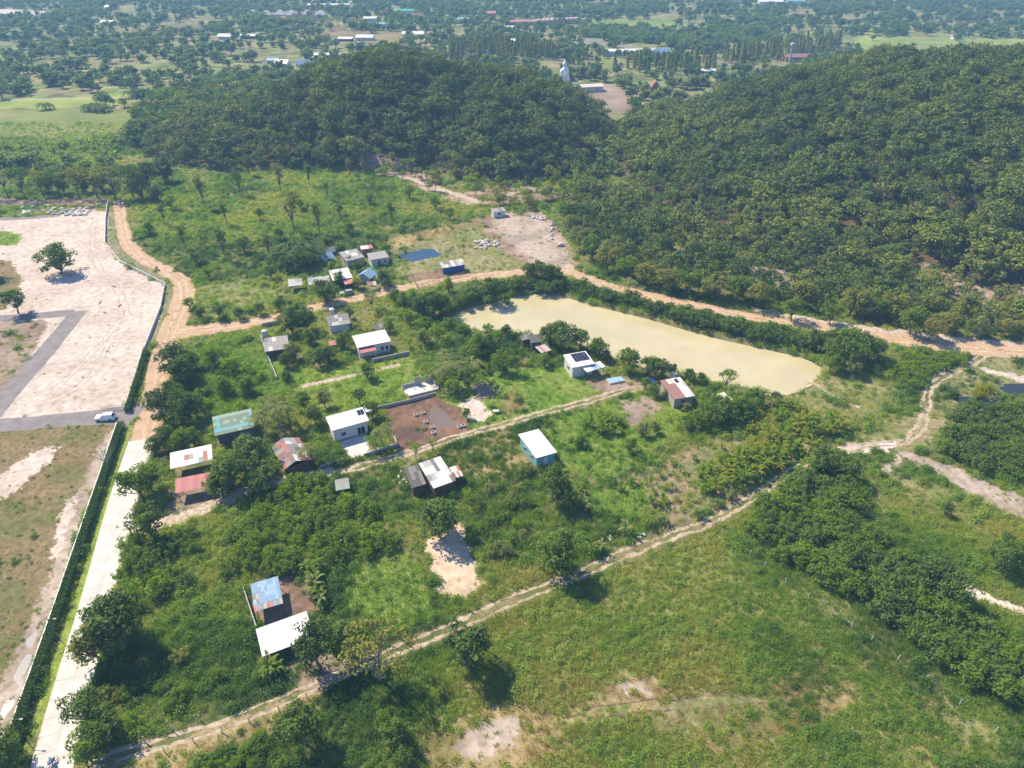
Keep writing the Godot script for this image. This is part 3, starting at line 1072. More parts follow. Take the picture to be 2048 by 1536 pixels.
func rock_mesh(seed_: int) -> ArrayMesh:
	var s := SphereMesh.new()
	s.radius = 1.0
	s.height = 2.0
	s.radial_segments = 10
	s.rings = 6
	var a := s.get_mesh_arrays()
	var v: PackedVector3Array = a[Mesh.ARRAY_VERTEX]
	var nz := FastNoiseLite.new()
	nz.seed = seed_
	nz.frequency = 0.6
	for i in v.size():
		v[i] *= 0.85 + nz.get_noise_3dv(v[i]) * 0.55
		v[i].y = maxf(v[i].y * 0.75, -0.35)
	a[Mesh.ARRAY_VERTEX] = v
	var am := ArrayMesh.new()
	am.add_surface_from_arrays(Mesh.PRIMITIVE_TRIANGLES, a)
	var st := SurfaceTool.new()
	st.create_from(am, 0)
	st.generate_normals()
	return st.commit()

# ---------------------------------------------------------------- walls, fences, hedges
func panel_wall(called: String, label: String, flat: Array, high: float, bay: float, mat: Material, cap: Material) -> void:
	var pts := sites(flat)
	var t := thing(called, label, "wall", pts[0])
	for i in pts.size() - 1:
		var n := maxi(1, int(round(pts[i].distance_to(pts[i + 1]) / bay)))
		for k in n:
			var a := pts[i].lerp(pts[i + 1], k / float(n)) - pts[0]
			var b := pts[i].lerp(pts[i + 1], (k + 1.0) / n) - pts[0]
			var y := Vector3.UP * high / 2
			var e := (b - a).normalized() * 0.08
			part("panel", cube, mat, t, bar(a + e + y, b - e + y, 0.10, high))
			part("coping", cube, cap, t, bar(a + e + Vector3.UP * (high + 0.035), b - e + Vector3.UP * (high + 0.035), 0.16, 0.07))
			part("post", cube, cap, t, box_at(a + Vector3.UP * (high / 2 + 0.06), Vector3(0.16, high + 0.14, 0.16)))

func rail_fence(called: String, label: String, flat: Array, high: float, bay: float, mat: Material, rails: Array) -> void:
	var pts := sites(flat)
	var t := thing(called, label, "fence", pts[0])
	for i in pts.size() - 1:
		var n := maxi(1, int(round(pts[i].distance_to(pts[i + 1]) / bay)))
		for k in n:
			var a := pts[i].lerp(pts[i + 1], k / float(n)) - pts[0]
			part("post", cube, mat, t, box_at(a + Vector3.UP * high / 2, Vector3(0.12, high + 0.2, 0.12)))
		for r in rails:
			part("rail", cube, mat, t, bar(pts[i] - pts[0] + Vector3.UP * r, pts[i + 1] - pts[0] + Vector3.UP * r, 0.07))

func post_fence(label: String, flat: Array, bay: float, high := 1.5) -> void:
	var pts := sites(flat)
	var t := thing("wire_fence", label, "fence", pts[0])
	for i in pts.size() - 1:
		var n := maxi(1, int(round(pts[i].distance_to(pts[i + 1]) / bay)))
		for k in n:
			var a := pts[i].lerp(pts[i + 1], k / float(n)) - pts[0]
			var lean := Vector3(rng.randf_range(-0.12, 0.12), high, rng.randf_range(-0.12, 0.12))
			part("post", cube, M.cement, t, bar(a - lean * 0.15, a + lean, 0.11))
		for r in [0.35, 0.8, 1.25]:
			part("wire", cube, M.dark_grey, t, bar(pts[i] - pts[0] + Vector3.UP * r, pts[i + 1] - pts[0] + Vector3.UP * r, 0.012))

func hedge(label: String, flat: Array, wide: float, high: float) -> void:
	var line := smooth_line(sites(flat), 0.25)
	var lf := Leaves.new(rng)
	for p in line:
		for k in 26:
			var s := rng.randf_range(-1, 1)
			var y := rng.randf()
			var side := rng.randf() < 0.55
			if side: s = signf(s)
			else: y = 1.0
			var n := Vector3(s if side else 0.0, 0.5 if side else 1.0, 0).normalized()
			lf.leaf(p - line[0] + Vector3(s * wide * 0.5 + rng.randf_range(-0.12, 0.12), 0.1 + y * high + rng.randf_range(-0.16, 0.1), rng.randf_range(-0.2, 0.2)), n + Leaves.any(rng) * 0.8, 0.16, 0.11, rng.randf_range(0.7, 1.25))
	var t := thing("hedge", label, "hedge", line[0])
	part("foliage", lf.mesh(), M.leaf_deep, t)
	var st := SurfaceTool.new()
	st.begin(Mesh.PRIMITIVE_TRIANGLES)
	for i in range(0, line.size() - 4, 4):
		var stem := CylinderMesh.new()
		stem.radial_segments = 4
		stem.top_radius = 0.03
		stem.bottom_radius = 0.04
		stem.height = high
		stem.rings = 1
		st.append_from(stem, 0, Transform3D(Basis(), line[i] - line[0] + Vector3(0, high / 2, 0)))
	part("stems", st.commit(), M.bark, t).set_meta("kind", "stuff")

func put_walls_and_fences() -> void:
	make_panel()
	make_building_mats()
	M.leaf_deep = leaf_mat(Color(0.075, 0.140, 0.040), 0.6)
	M.bark = mottled(lin(0.10, 0.075, 0.055), lin(0.24, 0.19, 0.15), 1.5, 61)
	panel_wall("boundary_wall", "long low white wall behind the clipped hedge beside the concrete road", [236, 852, 205, 944, 160, 1075, 110, 1222, 60, 1365, 16, 1490, -20, 1600], 1.1, 2.6, M.white, M.white)
	hedge("long clipped dark hedge between the white-topped wall and the concrete road", [245, 852, 214, 946, 169, 1080, 119, 1228, 69, 1372, 26, 1495, -8, 1600], 1.3, 1.35)
	panel_wall("boundary_wall", "low pale wall zigzagging between the sand lot and the winding dirt road", [217, 404, 212, 440, 211, 489, 241, 526, 331, 571, 322, 618, 291, 697], 1.0, 2.6, M.white, M.white)
	panel_wall("boundary_wall", "straight pale wall along the sand lot above the asphalt entrance", [290, 699, 262, 790, 249, 822], 1.0, 2.6, M.white, M.white)
	hedge("short clipped hedge above the asphalt entrance beside the dirt road", [294, 703, 268, 790, 256, 826], 1.2, 1.3)
	rail_fence("rail_fence", "pale steel rail fence across the far edge of the sand lot under the tree row", [-120, 411, 0, 409, 110, 405, 214, 403], 1.1, 3.0, M.pale_grey, [0.45, 1.05])
	panel_wall("garden_wall", "low block wall in front of the white house with paved yard", [729, 914, 795, 893, 789, 880], 0.9, 2.0, M.block, M.cement)
	panel_wall("garden_wall", "low block wall along the cart track before the rusty patchwork roof", [642, 938, 688, 923], 0.9, 2.0, M.block, M.cement)
	panel_wall("garden_wall", "unfinished block wall along the scorched plot of the mud pool", [748, 820, 790, 811, 825, 803, 872, 790], 0.8, 2.0, M.block, M.block)
	panel_wall("garden_wall", "grey garden wall beside the white house with pink porch roof", [745, 725, 820, 709], 1.1, 2.2, M.block, M.cement)
	panel_wall("garden_wall", "thin yard wall along the grey shed near the road bend", [522, 676, 536, 716, 555, 760], 1.0, 2.4, M.block, M.cement)
	panel_wall("garden_wall", "grey wall of the yard facing the dirt road above the grey sheds", [525, 654, 560, 648], 1.2, 2.0, M.block, M.cement)
	panel_wall("cattle_yard_wall", "thin block wall round the brown yard of the blue-roofed shed, hedge side", [488, 1180, 515, 1262], 1.1, 2.2, M.block, M.block)
	panel_wall("cattle_yard_wall", "thin block wall round the brown yard of the blue-roofed shed, banana side", [622, 1168, 648, 1226], 1.1, 2.2, M.block, M.block)
	rail_fence("paddock_fence", "wooden rail fence round the brown cattle yard by the cowshed", [820, 548, 834, 575, 930, 550], 1.2, 2.0, M.pale_wood, [0.4, 0.8, 1.15])
	post_fence("concrete-post wire fence along the south side of the cart track", [330, 1505, 500, 1446, 615, 1398, 690, 1362, 830, 1312, 940, 1260, 1042, 1214, 1128, 1180, 1217, 1142, 1332, 1094, 1460, 1042], 4.2)
	post_fence("concrete-post wire fence along the north side of the cart track", [290, 1484, 400, 1442, 525, 1390, 640, 1342, 740, 1302, 813, 1273, 900, 1238], 4.0)
	post_fence("concrete-post wire fence between the weedy field and the dense thicket", [1500, 1112, 1528, 1135, 1570, 1168, 1664, 1230, 1741, 1282, 1850, 1362, 1990, 1465, 2060, 1520], 4.5)
	post_fence("leaning white-post fence between the banana plot and the sandy track", [1705, 848, 1725, 836, 1759, 817, 1795, 796, 1831, 777, 1867, 759, 1906, 736], 2.6)
	post_fence("concrete-post fence along the banana plot above the cart track", [1225, 1120, 1300, 1075, 1400, 1035, 1480, 985], 4.0)
	# sliding gate at the asphalt entrance
	var a := site(204, 824)
	var b := site(252, 819)
	var t := thing("sliding_gate", "pale steel sliding gate standing open beside the asphalt entrance", "gate", a)
	b -= a
	for y in [0.15, 1.45]: part("rail", cube, M.pale_green, t, bar(Vector3.UP * y, b + Vector3.UP * y, 0.08))
	for k in 15: part("bar", cube, M.pale_green, t, bar(b * (k / 14.0) + Vector3.UP * 0.15, b * (k / 14.0) + Vector3.UP * 1.45, 0.06))
	part("gate_post", cube, M.white, t, bar(b * 1.02, b * 1.02 + Vector3.UP * 2.0, 0.18))

# ---------------------------------------------------------------- buildings
func put_buildings() -> void:
	var t: Node3D
	# the cattle yard in the south
	shed("cattle_shed", "open shed roofed in blue corrugated sheets with red and grey patches", "shed", [501, 1168, 556, 1152, 512, 1223], [2.7, 2.7, 2.3], {"nu": 9, "nv": 5, "cols": [M.blue_tin, M.blue_tin2], "main": 0.6, "posts": true,
		"pick": func(i, j, nu, nv, m): return [M.rust2, M.mid_grey, M.red, M.pale_grey, m][(i * 7 + j * 3) % 5] if j == nv - 1 or (i < 2 and j > 1) else m})
	shed("open_barn", "white sheet-roofed open barn beside the cattle yard", "barn", [511.5, 1258.5, 613, 1222, 528, 1312], [2.9, 2.9, 2.3], {"nu": 9, "nv": 3, "cols": [M.white], "posts": true, "walls": M.wood, "sides": [0]})
	shed("carport", "white-roofed carport with a few coloured sheets near the concrete road", "carport", [340, 906, 423, 888.5, 340, 938], [3.4, 3.4, 2.9], {"nu": 9, "nv": 3, "cols": [M.white, M.pale_green, M.blue_tin2, M.rust2], "main": 0.74, "posts": true, "post_mat": M.steel})
	shed("awning", "faded red sheet awning in front of the white-roofed carport", "awning", [351, 958, 421, 944, 355, 985.5], [3.0, 3.0, 2.3], {"nu": 6, "nv": 1, "cols": [M.red, M.pink], "main": 0.7, "posts": true, "post_mat": M.steel})
	shed("workshop", "green translucent-roofed workshop with a turquoise band round its roof", "workshop", [424, 834, 502, 817, 435, 871], [3.7, 3.7, 3.1], {"nu": 12, "nv": 6, "cols": [M.green_sheet, M.pale_green], "main": 0.8, "walls": M.green_wall, "inset": 0.5, "open": [[2, 0.3, 1.4, 0.9, 2.0, "window"], [2, 0.7, 1.0, 0.0, 2.1, "door"]],
		"pick": func(i, j, nu, nv, m): return M.pale_green if j == 0 else M.turquoise if j == nv - 2 or (j > 0 and j < nv - 1 and (i == 1 or i == nu - 1)) else m})
	# old house with a rusty patchwork ridge roof
	var A := site(566, 876, 3.8)
	var B := site(592, 922, 3.8)
	var mid := Vector3((A.x + B.x) / 2, 0, (A.z + B.z) / 2)
	var u := B - A
	var w := Vector3(u.z, 0, -u.x).normalized()
	t = thing("old_house", "old house under a rusty patchwork ridge roof half hidden by trees", "house", mid)
	roof_sheets(t, A - mid, u, w * 3.4 + Vector3.DOWN * 1.2, {"nu": 7, "nv": 3, "cols": [M.pale_grey, M.white, M.rust2, M.rust, M.mid_grey], "main": 0.35})
	roof_sheets(t, A - mid, u, -w * 2.8 + Vector3.DOWN * 1.3, {"nu": 7, "nv": 3, "cols": [M.grey, M.mid_grey, M.rust2, M.rust], "main": 0.45})
	var q := A - mid + w * 3.0
	q.y = 2.55
	house_walls(t, q, u * 0.98, -w * 5.4, {"walls": M.wood, "inset": 0.2})
	block(flat2([545, 880, 603, 875, 625, 905, 570, 945]))
	# white house with the paved yard
	t = shed("white_house", "white flat-roofed house with two small solar panels and a paved yard", "house", [651, 834, 725, 814, 669, 854], [4.4, 4.4, 3.7], {"nu": 10, "nv": 2, "deep": 1.25, "cols": [M.white], "walls": M.white_wall, "inset": 0.45,
		"open": [[2, 0.72, 1.1, 1.0, 2.0, "window"], [2, 0.2, 1.9, 0.1, 2.2, "window"]]})
	solar_on(t, [651, 834, 725, 814, 669, 854], [4.4, 4.4, 3.7], 1.25, 2, 1, Rect2(0.80, 0.15, 0.17, 0.35))
	shed("lean_to", "small white lean-to roof behind the white house with paved yard", "roof", [727, 812, 741, 809, 738, 823], [3.4, 3.4, 3.1], {"cols": [M.white], "posts": true, "post_mat": M.steel})
	solo("paved_yard", sheet_mesh(flat2([678, 884, 733, 868, 738, 898, 728, 912, 700, 917, 692, 902]), 0.03), M.concrete, "", "", Transform3D(), "", "structure")
	block(flat2([676, 878, 733, 866, 742, 905, 700, 920]))
	# large patchwork house
	var patch := {"nu": 6, "nv": 4, "cols": [M.white, M.pale_grey, M.mid_grey, M.grey, M.old_white], "main": 0.4, "walls": M.wood, "inset": 0.3, "open": [[2, 0.5, 1.0, 0.0, 2.0, "door"]], "door_mat": M.dark_grey}
	shed("patchwork_house", "house roofed with a patchwork of white and grey sheets near the round tree", "house", [837, 927, 881, 912, 862, 979], [3.9, 3.9, 2.7], patch)
	shed("patchwork_house_wing", "dark grey sheet-roofed wing joined to the patchwork house", "house", [808, 937, 836, 928.5, 826, 976], [3.1, 3.3, 2.5], {"nu": 4, "nv": 3, "cols": [M.grey, M.dark_grey], "main": 0.8, "walls": M.wood, "inset": 0.25})
	shed("lean_to", "rust-streaked lean-to at the end of the patchwork house", "shed", [898, 935, 915, 930, 908, 957], [2.6, 2.6, 2.2], {"nu": 4, "nv": 2, "cols": [M.old_white, M.rust2, M.rust], "main": 0.5, "walls": M.wood})
	shed("garden_hut", "small hut with a mossy grey roof among the thicket by the track", "hut", [669, 960, 697, 955, 676, 981], [2.4, 2.4, 2.0], {"nu": 3, "nv": 2, "cols": [M.mid_grey, M.pale_green, M.grey], "main": 0.6, "walls": M.wood})
	shed("blue_walled_house", "turquoise-walled cabin under a long plain white roof in the grass", "house", [1036, 869, 1077, 858, 1077, 915], [3.7, 3.5, 3.1], {"nu": 6, "nv": 3, "cols": [M.white], "walls": M.teal_wall, "inset": 0.4, "open": [[2, 0.5, 1.0, 0.05, 2.1, "door"], [3, 0.3, 1.2, 1.0, 2.0, "window"], [3, 0.7, 1.2, 1.0, 2.0, "window"]], "door_mat": M.white})
	t = shed("solar_house", "white cottage with rows of dark solar panels on its roof by the pond", "house", [1126, 710, 1171, 702, 1153, 734], [3.7, 3.7, 3.3], {"nu": 6, "nv": 3, "cols": [M.white], "walls": M.white_wall, "inset": 0.35, "open": [[3, 0.5, 1.2, 1.0, 2.1, "window"], [2, 0.3, 1.0, 0.05, 2.1, "door"]]})
	solar_on(t, [1126, 710, 1171, 702, 1153, 734], [3.7, 3.7, 3.3], 1.0, 5, 3, Rect2(0.28, 0.06, 0.66, 0.6))
	shed("porch", "pale blue porch roof in front of the solar-panelled cottage", "porch", [1163, 733, 1200, 722, 1172, 745], [2.9, 2.9, 2.5], {"nu": 5, "nv": 1, "cols": [M.blue_tin2, M.white], "main": 0.6, "posts": true, "post_mat": M.steel})
	t = shed("pond_house", "house with a half brown, half white sheet roof beside the pond", "house", [1319, 761, 1360, 754, 1355, 798], [3.4, 3.4, 2.8], {"nu": 7, "nv": 4, "cols": [M.old_white, M.white, M.pale_grey], "main": 0.6, "walls": M.block, "inset": 0.35, "open": [[2, 0.5, 1.0, 0.0, 2.0, "door"]],
		"pick": func(i, j, nu, nv, m): return M.brown_roof if i < 4 and not (j == 0 and i > 1) else m})
	solar_on(t, [1319, 761, 1360, 754, 1355, 798], [3.4, 3.4, 2.8], 1.0, 1, 1, Rect2(0.62, 0.06, 0.16, 0.2))
	shed("pump_hut", "little pale hut with a bluish wall between the pond house and bamboo", "hut", [1431, 789, 1448, 784, 1453, 806], [2.4, 2.4, 2.1], {"nu": 3, "nv": 2, "cols": [M.old_white, M.pale_grey], "walls": M.blue_tin})
	shed("dark_shelter", "black tarpaulin shelter at the near end of the pond", "shelter", [1541, 787, 1555, 784, 1550, 799], [2.0, 2.0, 1.6], {"nu": 2, "nv": 2, "cols": [M.black, M.dark_grey], "posts": true})
	shed("lake_hut", "grey-roofed wooden hut on the pond bank with mossy walls", "hut", [1038, 672, 1058, 667, 1046, 681], [2.9, 2.9, 2.5], {"nu": 3, "nv": 2, "cols": [M.grey, M.dark_grey], "main": 0.6, "walls": M.wood, "open": [[2, 0.5, 0.9, 0, 1.8, "door"]]})
	shed("lake_hut", "taller dark-roofed hut on the pond bank touching the grey-roofed one", "hut", [1055, 671, 1078, 668, 1066, 686], [3.1, 3.1, 2.6], {"nu": 3, "nv": 2, "cols": [M.dark_grey], "walls": M.green_wall, "open": [[2, 0.4, 1.0, 0.8, 1.7, "window"]]})
	shed("lean_to", "pale tin lean-to with a rusty patch below the pond-bank huts", "shed", [1070, 694, 1090, 688, 1084, 706], [2.3, 2.3, 2.0], {"nu": 4, "nv": 1, "cols": [M.pale_grey, M.old_white, M.rust2], "main": 0.7, "posts": true})
	# houses between the lane and the dirt road
	shed("pink_porch_house", "long white-roofed house with a pink porch and grey garden wall", "house", [704, 672, 770, 659, 722, 690], [4.0, 4.0, 3.5], {"nu": 9, "nv": 2, "deep": 1.2, "cols": [M.white], "walls": M.white_wall, "inset": 0.4, "open": [[2, 0.25, 0.9, 0.8, 2.2, "window"], [2, 0.1, 0.9, 0.8, 2.2, "window"]]})
	shed("porch", "pink sheet porch roof on the long white-roofed house", "porch", [715, 691, 747, 685, 724, 706], [3.1, 3.1, 2.6], {"nu": 5, "nv": 1, "cols": [M.pink], "posts": true, "post_mat": M.white})
	shed("small_kiosk", "tiny red-roofed kiosk among garden bushes near the pink porch house", "kiosk", [657, 682, 673, 680, 660, 691], [2.4, 2.4, 2.1], {"nu": 2, "nv": 1, "cols": [M.pink], "posts": true})
	shed("grey_shed", "weathered grey shed with a white water-stained sheet in a walled yard", "shed", [527, 677, 575, 670, 535, 703], [3.0, 3.0, 2.4], {"nu": 6, "nv": 3, "cols": [M.mid_grey, M.grey, M.old_white], "main": 0.7, "walls": M.wood, "inset": 0.3})
	shed("grey_shed", "dark grey long shed close to the dirt road with white wall end", "shed", [653, 632, 696, 626, 664, 652], [3.0, 3.0, 2.4], {"nu": 6, "nv": 3, "cols": [M.grey, M.mid_grey, M.pale_grey], "main": 0.7, "walls": M.white_wall})
	shed("tank_shelter", "small dark shelter among gardens below the dirt road", "shelter", [745, 650, 765, 646, 748, 659], [2.2, 2.2, 1.9], {"nu": 2, "nv": 1, "cols": [M.grey, M.dark_grey], "posts": true})
	# the compound north of the dirt road
	shed("tin_shelter", "open tin shelter standing apart at the edge of the compound", "shelter", [576, 559, 604, 556, 580, 573], [2.6, 2.6, 2.2], {"nu": 4, "nv": 2, "cols": [M.pale_grey, M.mid_grey], "posts": true})
	shed("tin_shed", "long tin shed with a bluish drooping sheet inside the compound", "shed", [615, 556, 658, 551, 624, 573], [2.8, 2.8, 2.3], {"nu": 6, "nv": 3, "deep": 0.8, "cols": [M.pale_grey, M.blue_tin, M.mid_grey], "main": 0.5, "posts": true})
	shed("compound_house", "large white-roofed house in the compound behind a red awning", "house", [657, 541, 696, 535, 676, 556], [3.6, 3.6, 3.1], {"nu": 6, "nv": 3, "deep": 1.2, "cols": [M.white, M.pale_grey], "main": 0.85, "walls": M.wood, "open": [[2, 0.5, 1.4, 0.0, 2.0, "door"]]})
	shed("awning", "red and pink awning before the large white-roofed compound house", "awning", [686, 561, 718, 555.5, 690, 569], [2.7, 2.7, 2.3], {"nu": 5, "nv": 1, "cols": [M.red, M.pink], "main": 0.6, "posts": true})
	var g := ridge_house("gabled_hut", "small gabled hut with a shining tin roof beside the green net", "hut", site(735, 562), 3.6, 4.2, 2.3, 1.5, deg_to_rad(70), M.white_wall, M.blue_tin2)
	block(flat2([718, 545, 760, 545, 765, 575, 722, 578]))
	shed("lean_to", "brown lean-to roof in front of the gabled hut", "shed", [733, 564, 752, 562, 738, 572], [2.2, 2.2, 1.9], {"nu": 3, "nv": 1, "cols": [M.brown_roof, M.pale_grey], "posts": true, "post_mat": M.white})
	shed("grey_house", "grey two-step roofed house at the back of the compound", "house", [677, 505, 713, 497, 690, 523], [3.5, 3.5, 2.8], {"nu": 6, "nv": 3, "cols": [M.mid_grey, M.old_white, M.grey], "main": 0.6, "walls": M.pale_grey})
	shed("brown_hut", "small hut with pale roof and brown walls behind the compound", "hut", [719.5, 492, 743, 489, 724, 499], [2.9, 2.9, 2.6], {"nu": 3, "nv": 1, "cols": [M.old_white, M.rust2], "main": 0.8, "walls": M.rust})
	shed("pale_cottage", "pale blue-walled cottage with a grey ribbed roof by the fish pond", "house", [733, 507, 770, 501, 746, 519.5], [3.2, 3.2, 2.8], {"nu": 6, "nv": 2, "cols": [M.mid_grey], "walls": M.white_wall, "open": [[2, 0.55, 0.9, 0, 2.0, "door"], [2, 0.2, 1.0, 1.0, 1.9, "window"]]})
	g = ridge_house("tin_hut", "tilted silvery tin hut at the forest side of the compound", "hut", site(653, 523), 3.4, 3.6, 1.7, 1.4, deg_to_rad(50), M.pale_grey, M.blue_tin2, 0.0, "", false)
	g = ridge_house("tin_hut", "small steep tin hut under the palms behind the compound", "hut", site(660, 509), 2.2, 2.4, 1.6, 1.2, deg_to_rad(35), M.pale_grey, M.mid_grey, 0.0, "", false)
	block(flat2([632, 497, 672, 497, 675, 530, 635, 532]))
	shed("cowshed", "open cowshed with weathered grey roof and bright blue tarpaulin wall", "shed", [878, 525, 924, 517.5, 888.7, 536], [3.0, 3.0, 2.5], {"nu": 7, "nv": 2, "cols": [M.mid_grey, M.pale_grey, M.old_white, M.grey], "main": 0.4, "posts": true, "walls": M.tarp, "sides": [2], "porch": 0.6})
	shed("clearing_hut", "lone hut with grey roof and pale front at the gravel clearing", "hut", [981, 417, 1007, 414, 982, 423], [2.9, 2.9, 2.5], {"nu": 4, "nv": 1, "deep": 1.4, "cols": [M.mid_grey, M.grey], "walls": M.white_wall, "open": [[2, 0.5, 1.6, 0.9, 1.8, "window"]]})
	# unfinished walls on a bare slab
	var o := site(840, 780)
	t = thing("unfinished_house", "roofless unfinished house, bare slab with waist-high block walls", "building", o)
	var c := sites([803, 778, 865, 763, 878, 782, 818, 797])
	part("slab", sheet_mesh(PackedVector2Array([v2(c[0] - o), v2(c[1] - o), v2(c[2] - o), v2(c[3] - o)]), 0.25), M.old_white, t)
	for s in [[0, 1, 0.0, 0.42, 1.2], [0, 1, 0.42, 0.62, 2.6], [0, 1, 0.76, 0.98, 2.4], [1, 2, 0.0, 1.0, 1.0], [2, 3, 0.0, 1.0, 0.75], [3, 0, 0.0, 0.25, 0.9], [3, 0, 0.75, 1.0, 1.0]]:
		var p: Vector3 = c[s[0]].lerp(c[s[1]], s[2]) - o
		var r: Vector3 = c[s[0]].lerp(c[s[1]], s[3]) - o
		part("wall", wall_mesh(p, r, s[4], s[4], (r - p).cross(Vector3.UP).normalized() * 0.14), M.block, t)
	for k in 4:
		var p := c[0].lerp(c[2], 0.25 + 0.15 * k) - o
		part("column", cube, M.cement, t, box_at(p + Vector3(k - 1.5, 0.6, 0), Vector3(0.18, 0.9 + 0.3 * (k % 2), 0.18)))
	block(grown(PackedVector2Array([v2(c[0]), v2(c[1]), v2(c[2]), v2(c[3])]), 0.3))
	put_far_buildings()

func v2(p: Vector3) -> Vector2:
	return Vector2(p.x, p.z)

func solar_on(t: Node3D, Q: Array, H: Array, deep: float, nu: int, nv: int, at: Rect2) -> void:
	var A := site(Q[0], Q[1], H[0])
	var u := site(Q[2], Q[3], H[1]) - A
	var v := site(Q[4], Q[5], H[2]) - A
	var f := uf(u)
	v -= f * (uf(v).dot(f) / f.length_squared())
	solar_rows(t, A - t.position, u, v * deep, nu, nv, at)

func put_far_buildings() -> void:
	# u, v at the foot, width, depth, wall height, rise, turn, wall, roof, hip, name, label
	var w: Material = M.white_wall
	var rows := [
		[470, 183, 14, 10, 4.0, 2.5, 8, w, M.white, 0.0, "farmhouse", "white-roofed farmhouse among trees behind the wooded hill's foot"],
		[566, 133, 11, 8, 3.0, 2.5, 10, w, M.white, 0.0, "farmhouse", "white-gabled farmhouse at the far foot of the hill"],
		[608, 135, 10, 8, 3.0, 3.0, -35, M.blue_tin2, M.blue_tin2, 0.0, "farmhouse", "pale blue steep-roofed farmhouse at the far foot of the hill"],
		[548, 127, 9, 6, 3.0, 1.5, 5, M.blue_tin2, M.blue_tin, 0.0, "farmhouse", "bluish low farmhouse beside the white-gabled one"],
		[656, 116, 22, 8, 3.0, 1.2, 4, M.wood, M.white, 0.0, "long_barn", "long white-roofed barn with dark sides on the plain"],
		[706, 120, 22, 9, 5.0, 1.2, -6, M.blue_tin2, M.mid_grey, 0.0, "long_barn", "tall pale barn beside the long white-roofed barn"],
		[684, 135, 26, 8, 3.0, 1.2, -5, M.wood, M.pale_grey, 0.0, "long_barn", "grey-roofed barn nearest the hill on the far plain"],
		[735, 99, 22, 8, 3.5, 1.0, 0, M.blue_tin, M.grey, 0.0, "long_barn", "blue-walled long barn above the round hilltop"],
		[731, 80, 17, 10, 3.0, 2.0, 3, w, M.white, 0.0, "farmhouse", "broad white roof on the plain left of the hilltop"],
		[692, 82, 14, 6, 2.5, 1.5, 6, M.wood, M.white, 0.0, "farmhouse", "low white roof beside a brown field"],
		[754, 55, 20, 9, 4.0, 1.5, 0, M.blue_tin2, M.turquoise, 0.0, "warehouse", "pale turquoise warehouse on the far plain"],
		[742, 43, 16, 9, 4.0, 1.5, 0, w, M.white, 0.0, "warehouse", "white warehouse behind the turquoise one"],
		[836, 42, 14, 9, 5.0, 4.0, 0, w, M.rust, 0.0, "temple_hall", "gabled hall with a brown roof and pale front among far trees"],
		[809, 27, 24, 10, 4.0, 1.5, 0, w, M.net, 0.0, "warehouse", "bright green-roofed warehouse far away"],
		[827, 74, 22, 10, 3.5, 2.0, 2, w, M.white, 0.0, "farmhouse", "white bungalow on the dry field right of the barns"],
		[929, 45, 16, 10, 4.0, 1.5, 0, w, M.turquoise, 0.0, "warehouse", "turquoise-roofed shed near the row of shophouses"],
		[983, 40, 10, 10, 8.0, 2.0, 0, M.pink, M.pink, 0.0, "tower_house", "tall pink house near the shophouses"],
		[1013, 92, 22, 10, 5.5, 1.0, 0, w, M.white, 0.0, "white_villa", "flat white two-storey villa above the pine grove"],
		[1008, 62, 24, 10, 4.0, 1.5, 4, M.rust2, M.old_white, 0.0, "shophouse", "pale-roofed hall in front of the shophouse row"],
		[1045, 50, 42, 9, 4.0, 1.5, -10, M.rust2, M.rust2, 0.0, "shophouse", "long rust-red roofed shophouse row by the highway"],
		[1240, 110, 32, 12, 4.0, 1.2, -2, w, M.white, 0.0, "roadside_shop", "wide white-roofed roadside shop by the highway"],
		[1294, 108, 14, 9, 4.0, 1.2, -8, w, M.pale_grey, 0.0, "roadside_shop", "grey-roofed roadside shop with pale walls"],
		[1322, 115, 13, 10, 5.0, 2.5, -30, M.teal_wall, M.blue_tin, 0.0, "roadside_shop", "blue-gabled shop on the highway"],
		[1414, 148, 13, 8, 3.0, 0.8, -3, M.wood, M.white, 0.0, "white_roof_pavilion", "white-roofed pavilion among trees right of the statue"],
		[1596, 122, 26, 10, 4.0, 2.0, -4, M.rust, M.brown_roof, 0.0, "temple_hall", "brown-roofed hall behind the big hill's crest"],
		[1308, 182, 5, 6, 3.0, 4.5, 80, M.rust, M.rust, 0.0, "temple_hall", "steep red-roofed shrine below the statue terrace"],
		[222, 18, 12, 8, 3.0, 2.0, 5, w, M.white, 0.0, "farmhouse", "small white roof in the hazy far woods"],
		[217, 50, 13, 8, 3.0, 2.0, 5, w, M.white, 0.0, "farmhouse", "white roof beside the far striped plots"],
		[452, 78, 13, 8, 3.0, 2.0, 5, w, M.white, 0.0, "farmhouse", "white roof at the edge of the dark field"],
		[500, 77, 17, 8, 3.0, 1.5, 0, M.wood, M.white, 0.0, "long_barn", "low white barn beside the dark field"],
		[655, 14, 62, 10, 3.0, 1.5, -2, M.rust2, M.white, 0.0, "long_barn", "very long white barn near the far edge of the plain"],
		[1912, 78, 9, 7, 3.0, 1.0, 0, w, M.white, 0.0, "farmhouse", "tiny white hut in the yellow paddy"],
		[1540, 10, 34, 14, 5.0, 2.0, 0, w, M.white, 0.0, "warehouse", "white warehouse at the hazy far edge beyond the hill"],
		[1590, 9, 24, 14, 5.0, 2.0, 0, w, M.turquoise, 0.0, "warehouse", "pale turquoise warehouse at the hazy far edge"],
		[1470, 6, 40, 14, 5.0, 2.0, 0, w, M.rust2, 0.0, "warehouse", "reddish warehouse at the hazy far edge"]]
	for r in rows:
		ridge_house(r[10], r[11], "building", site(r[0], r[1]), r[2], r[3], r[4], r[5], deg_to_rad(-r[6]), r[7], r[8], r[9], "", r[2] < 30)
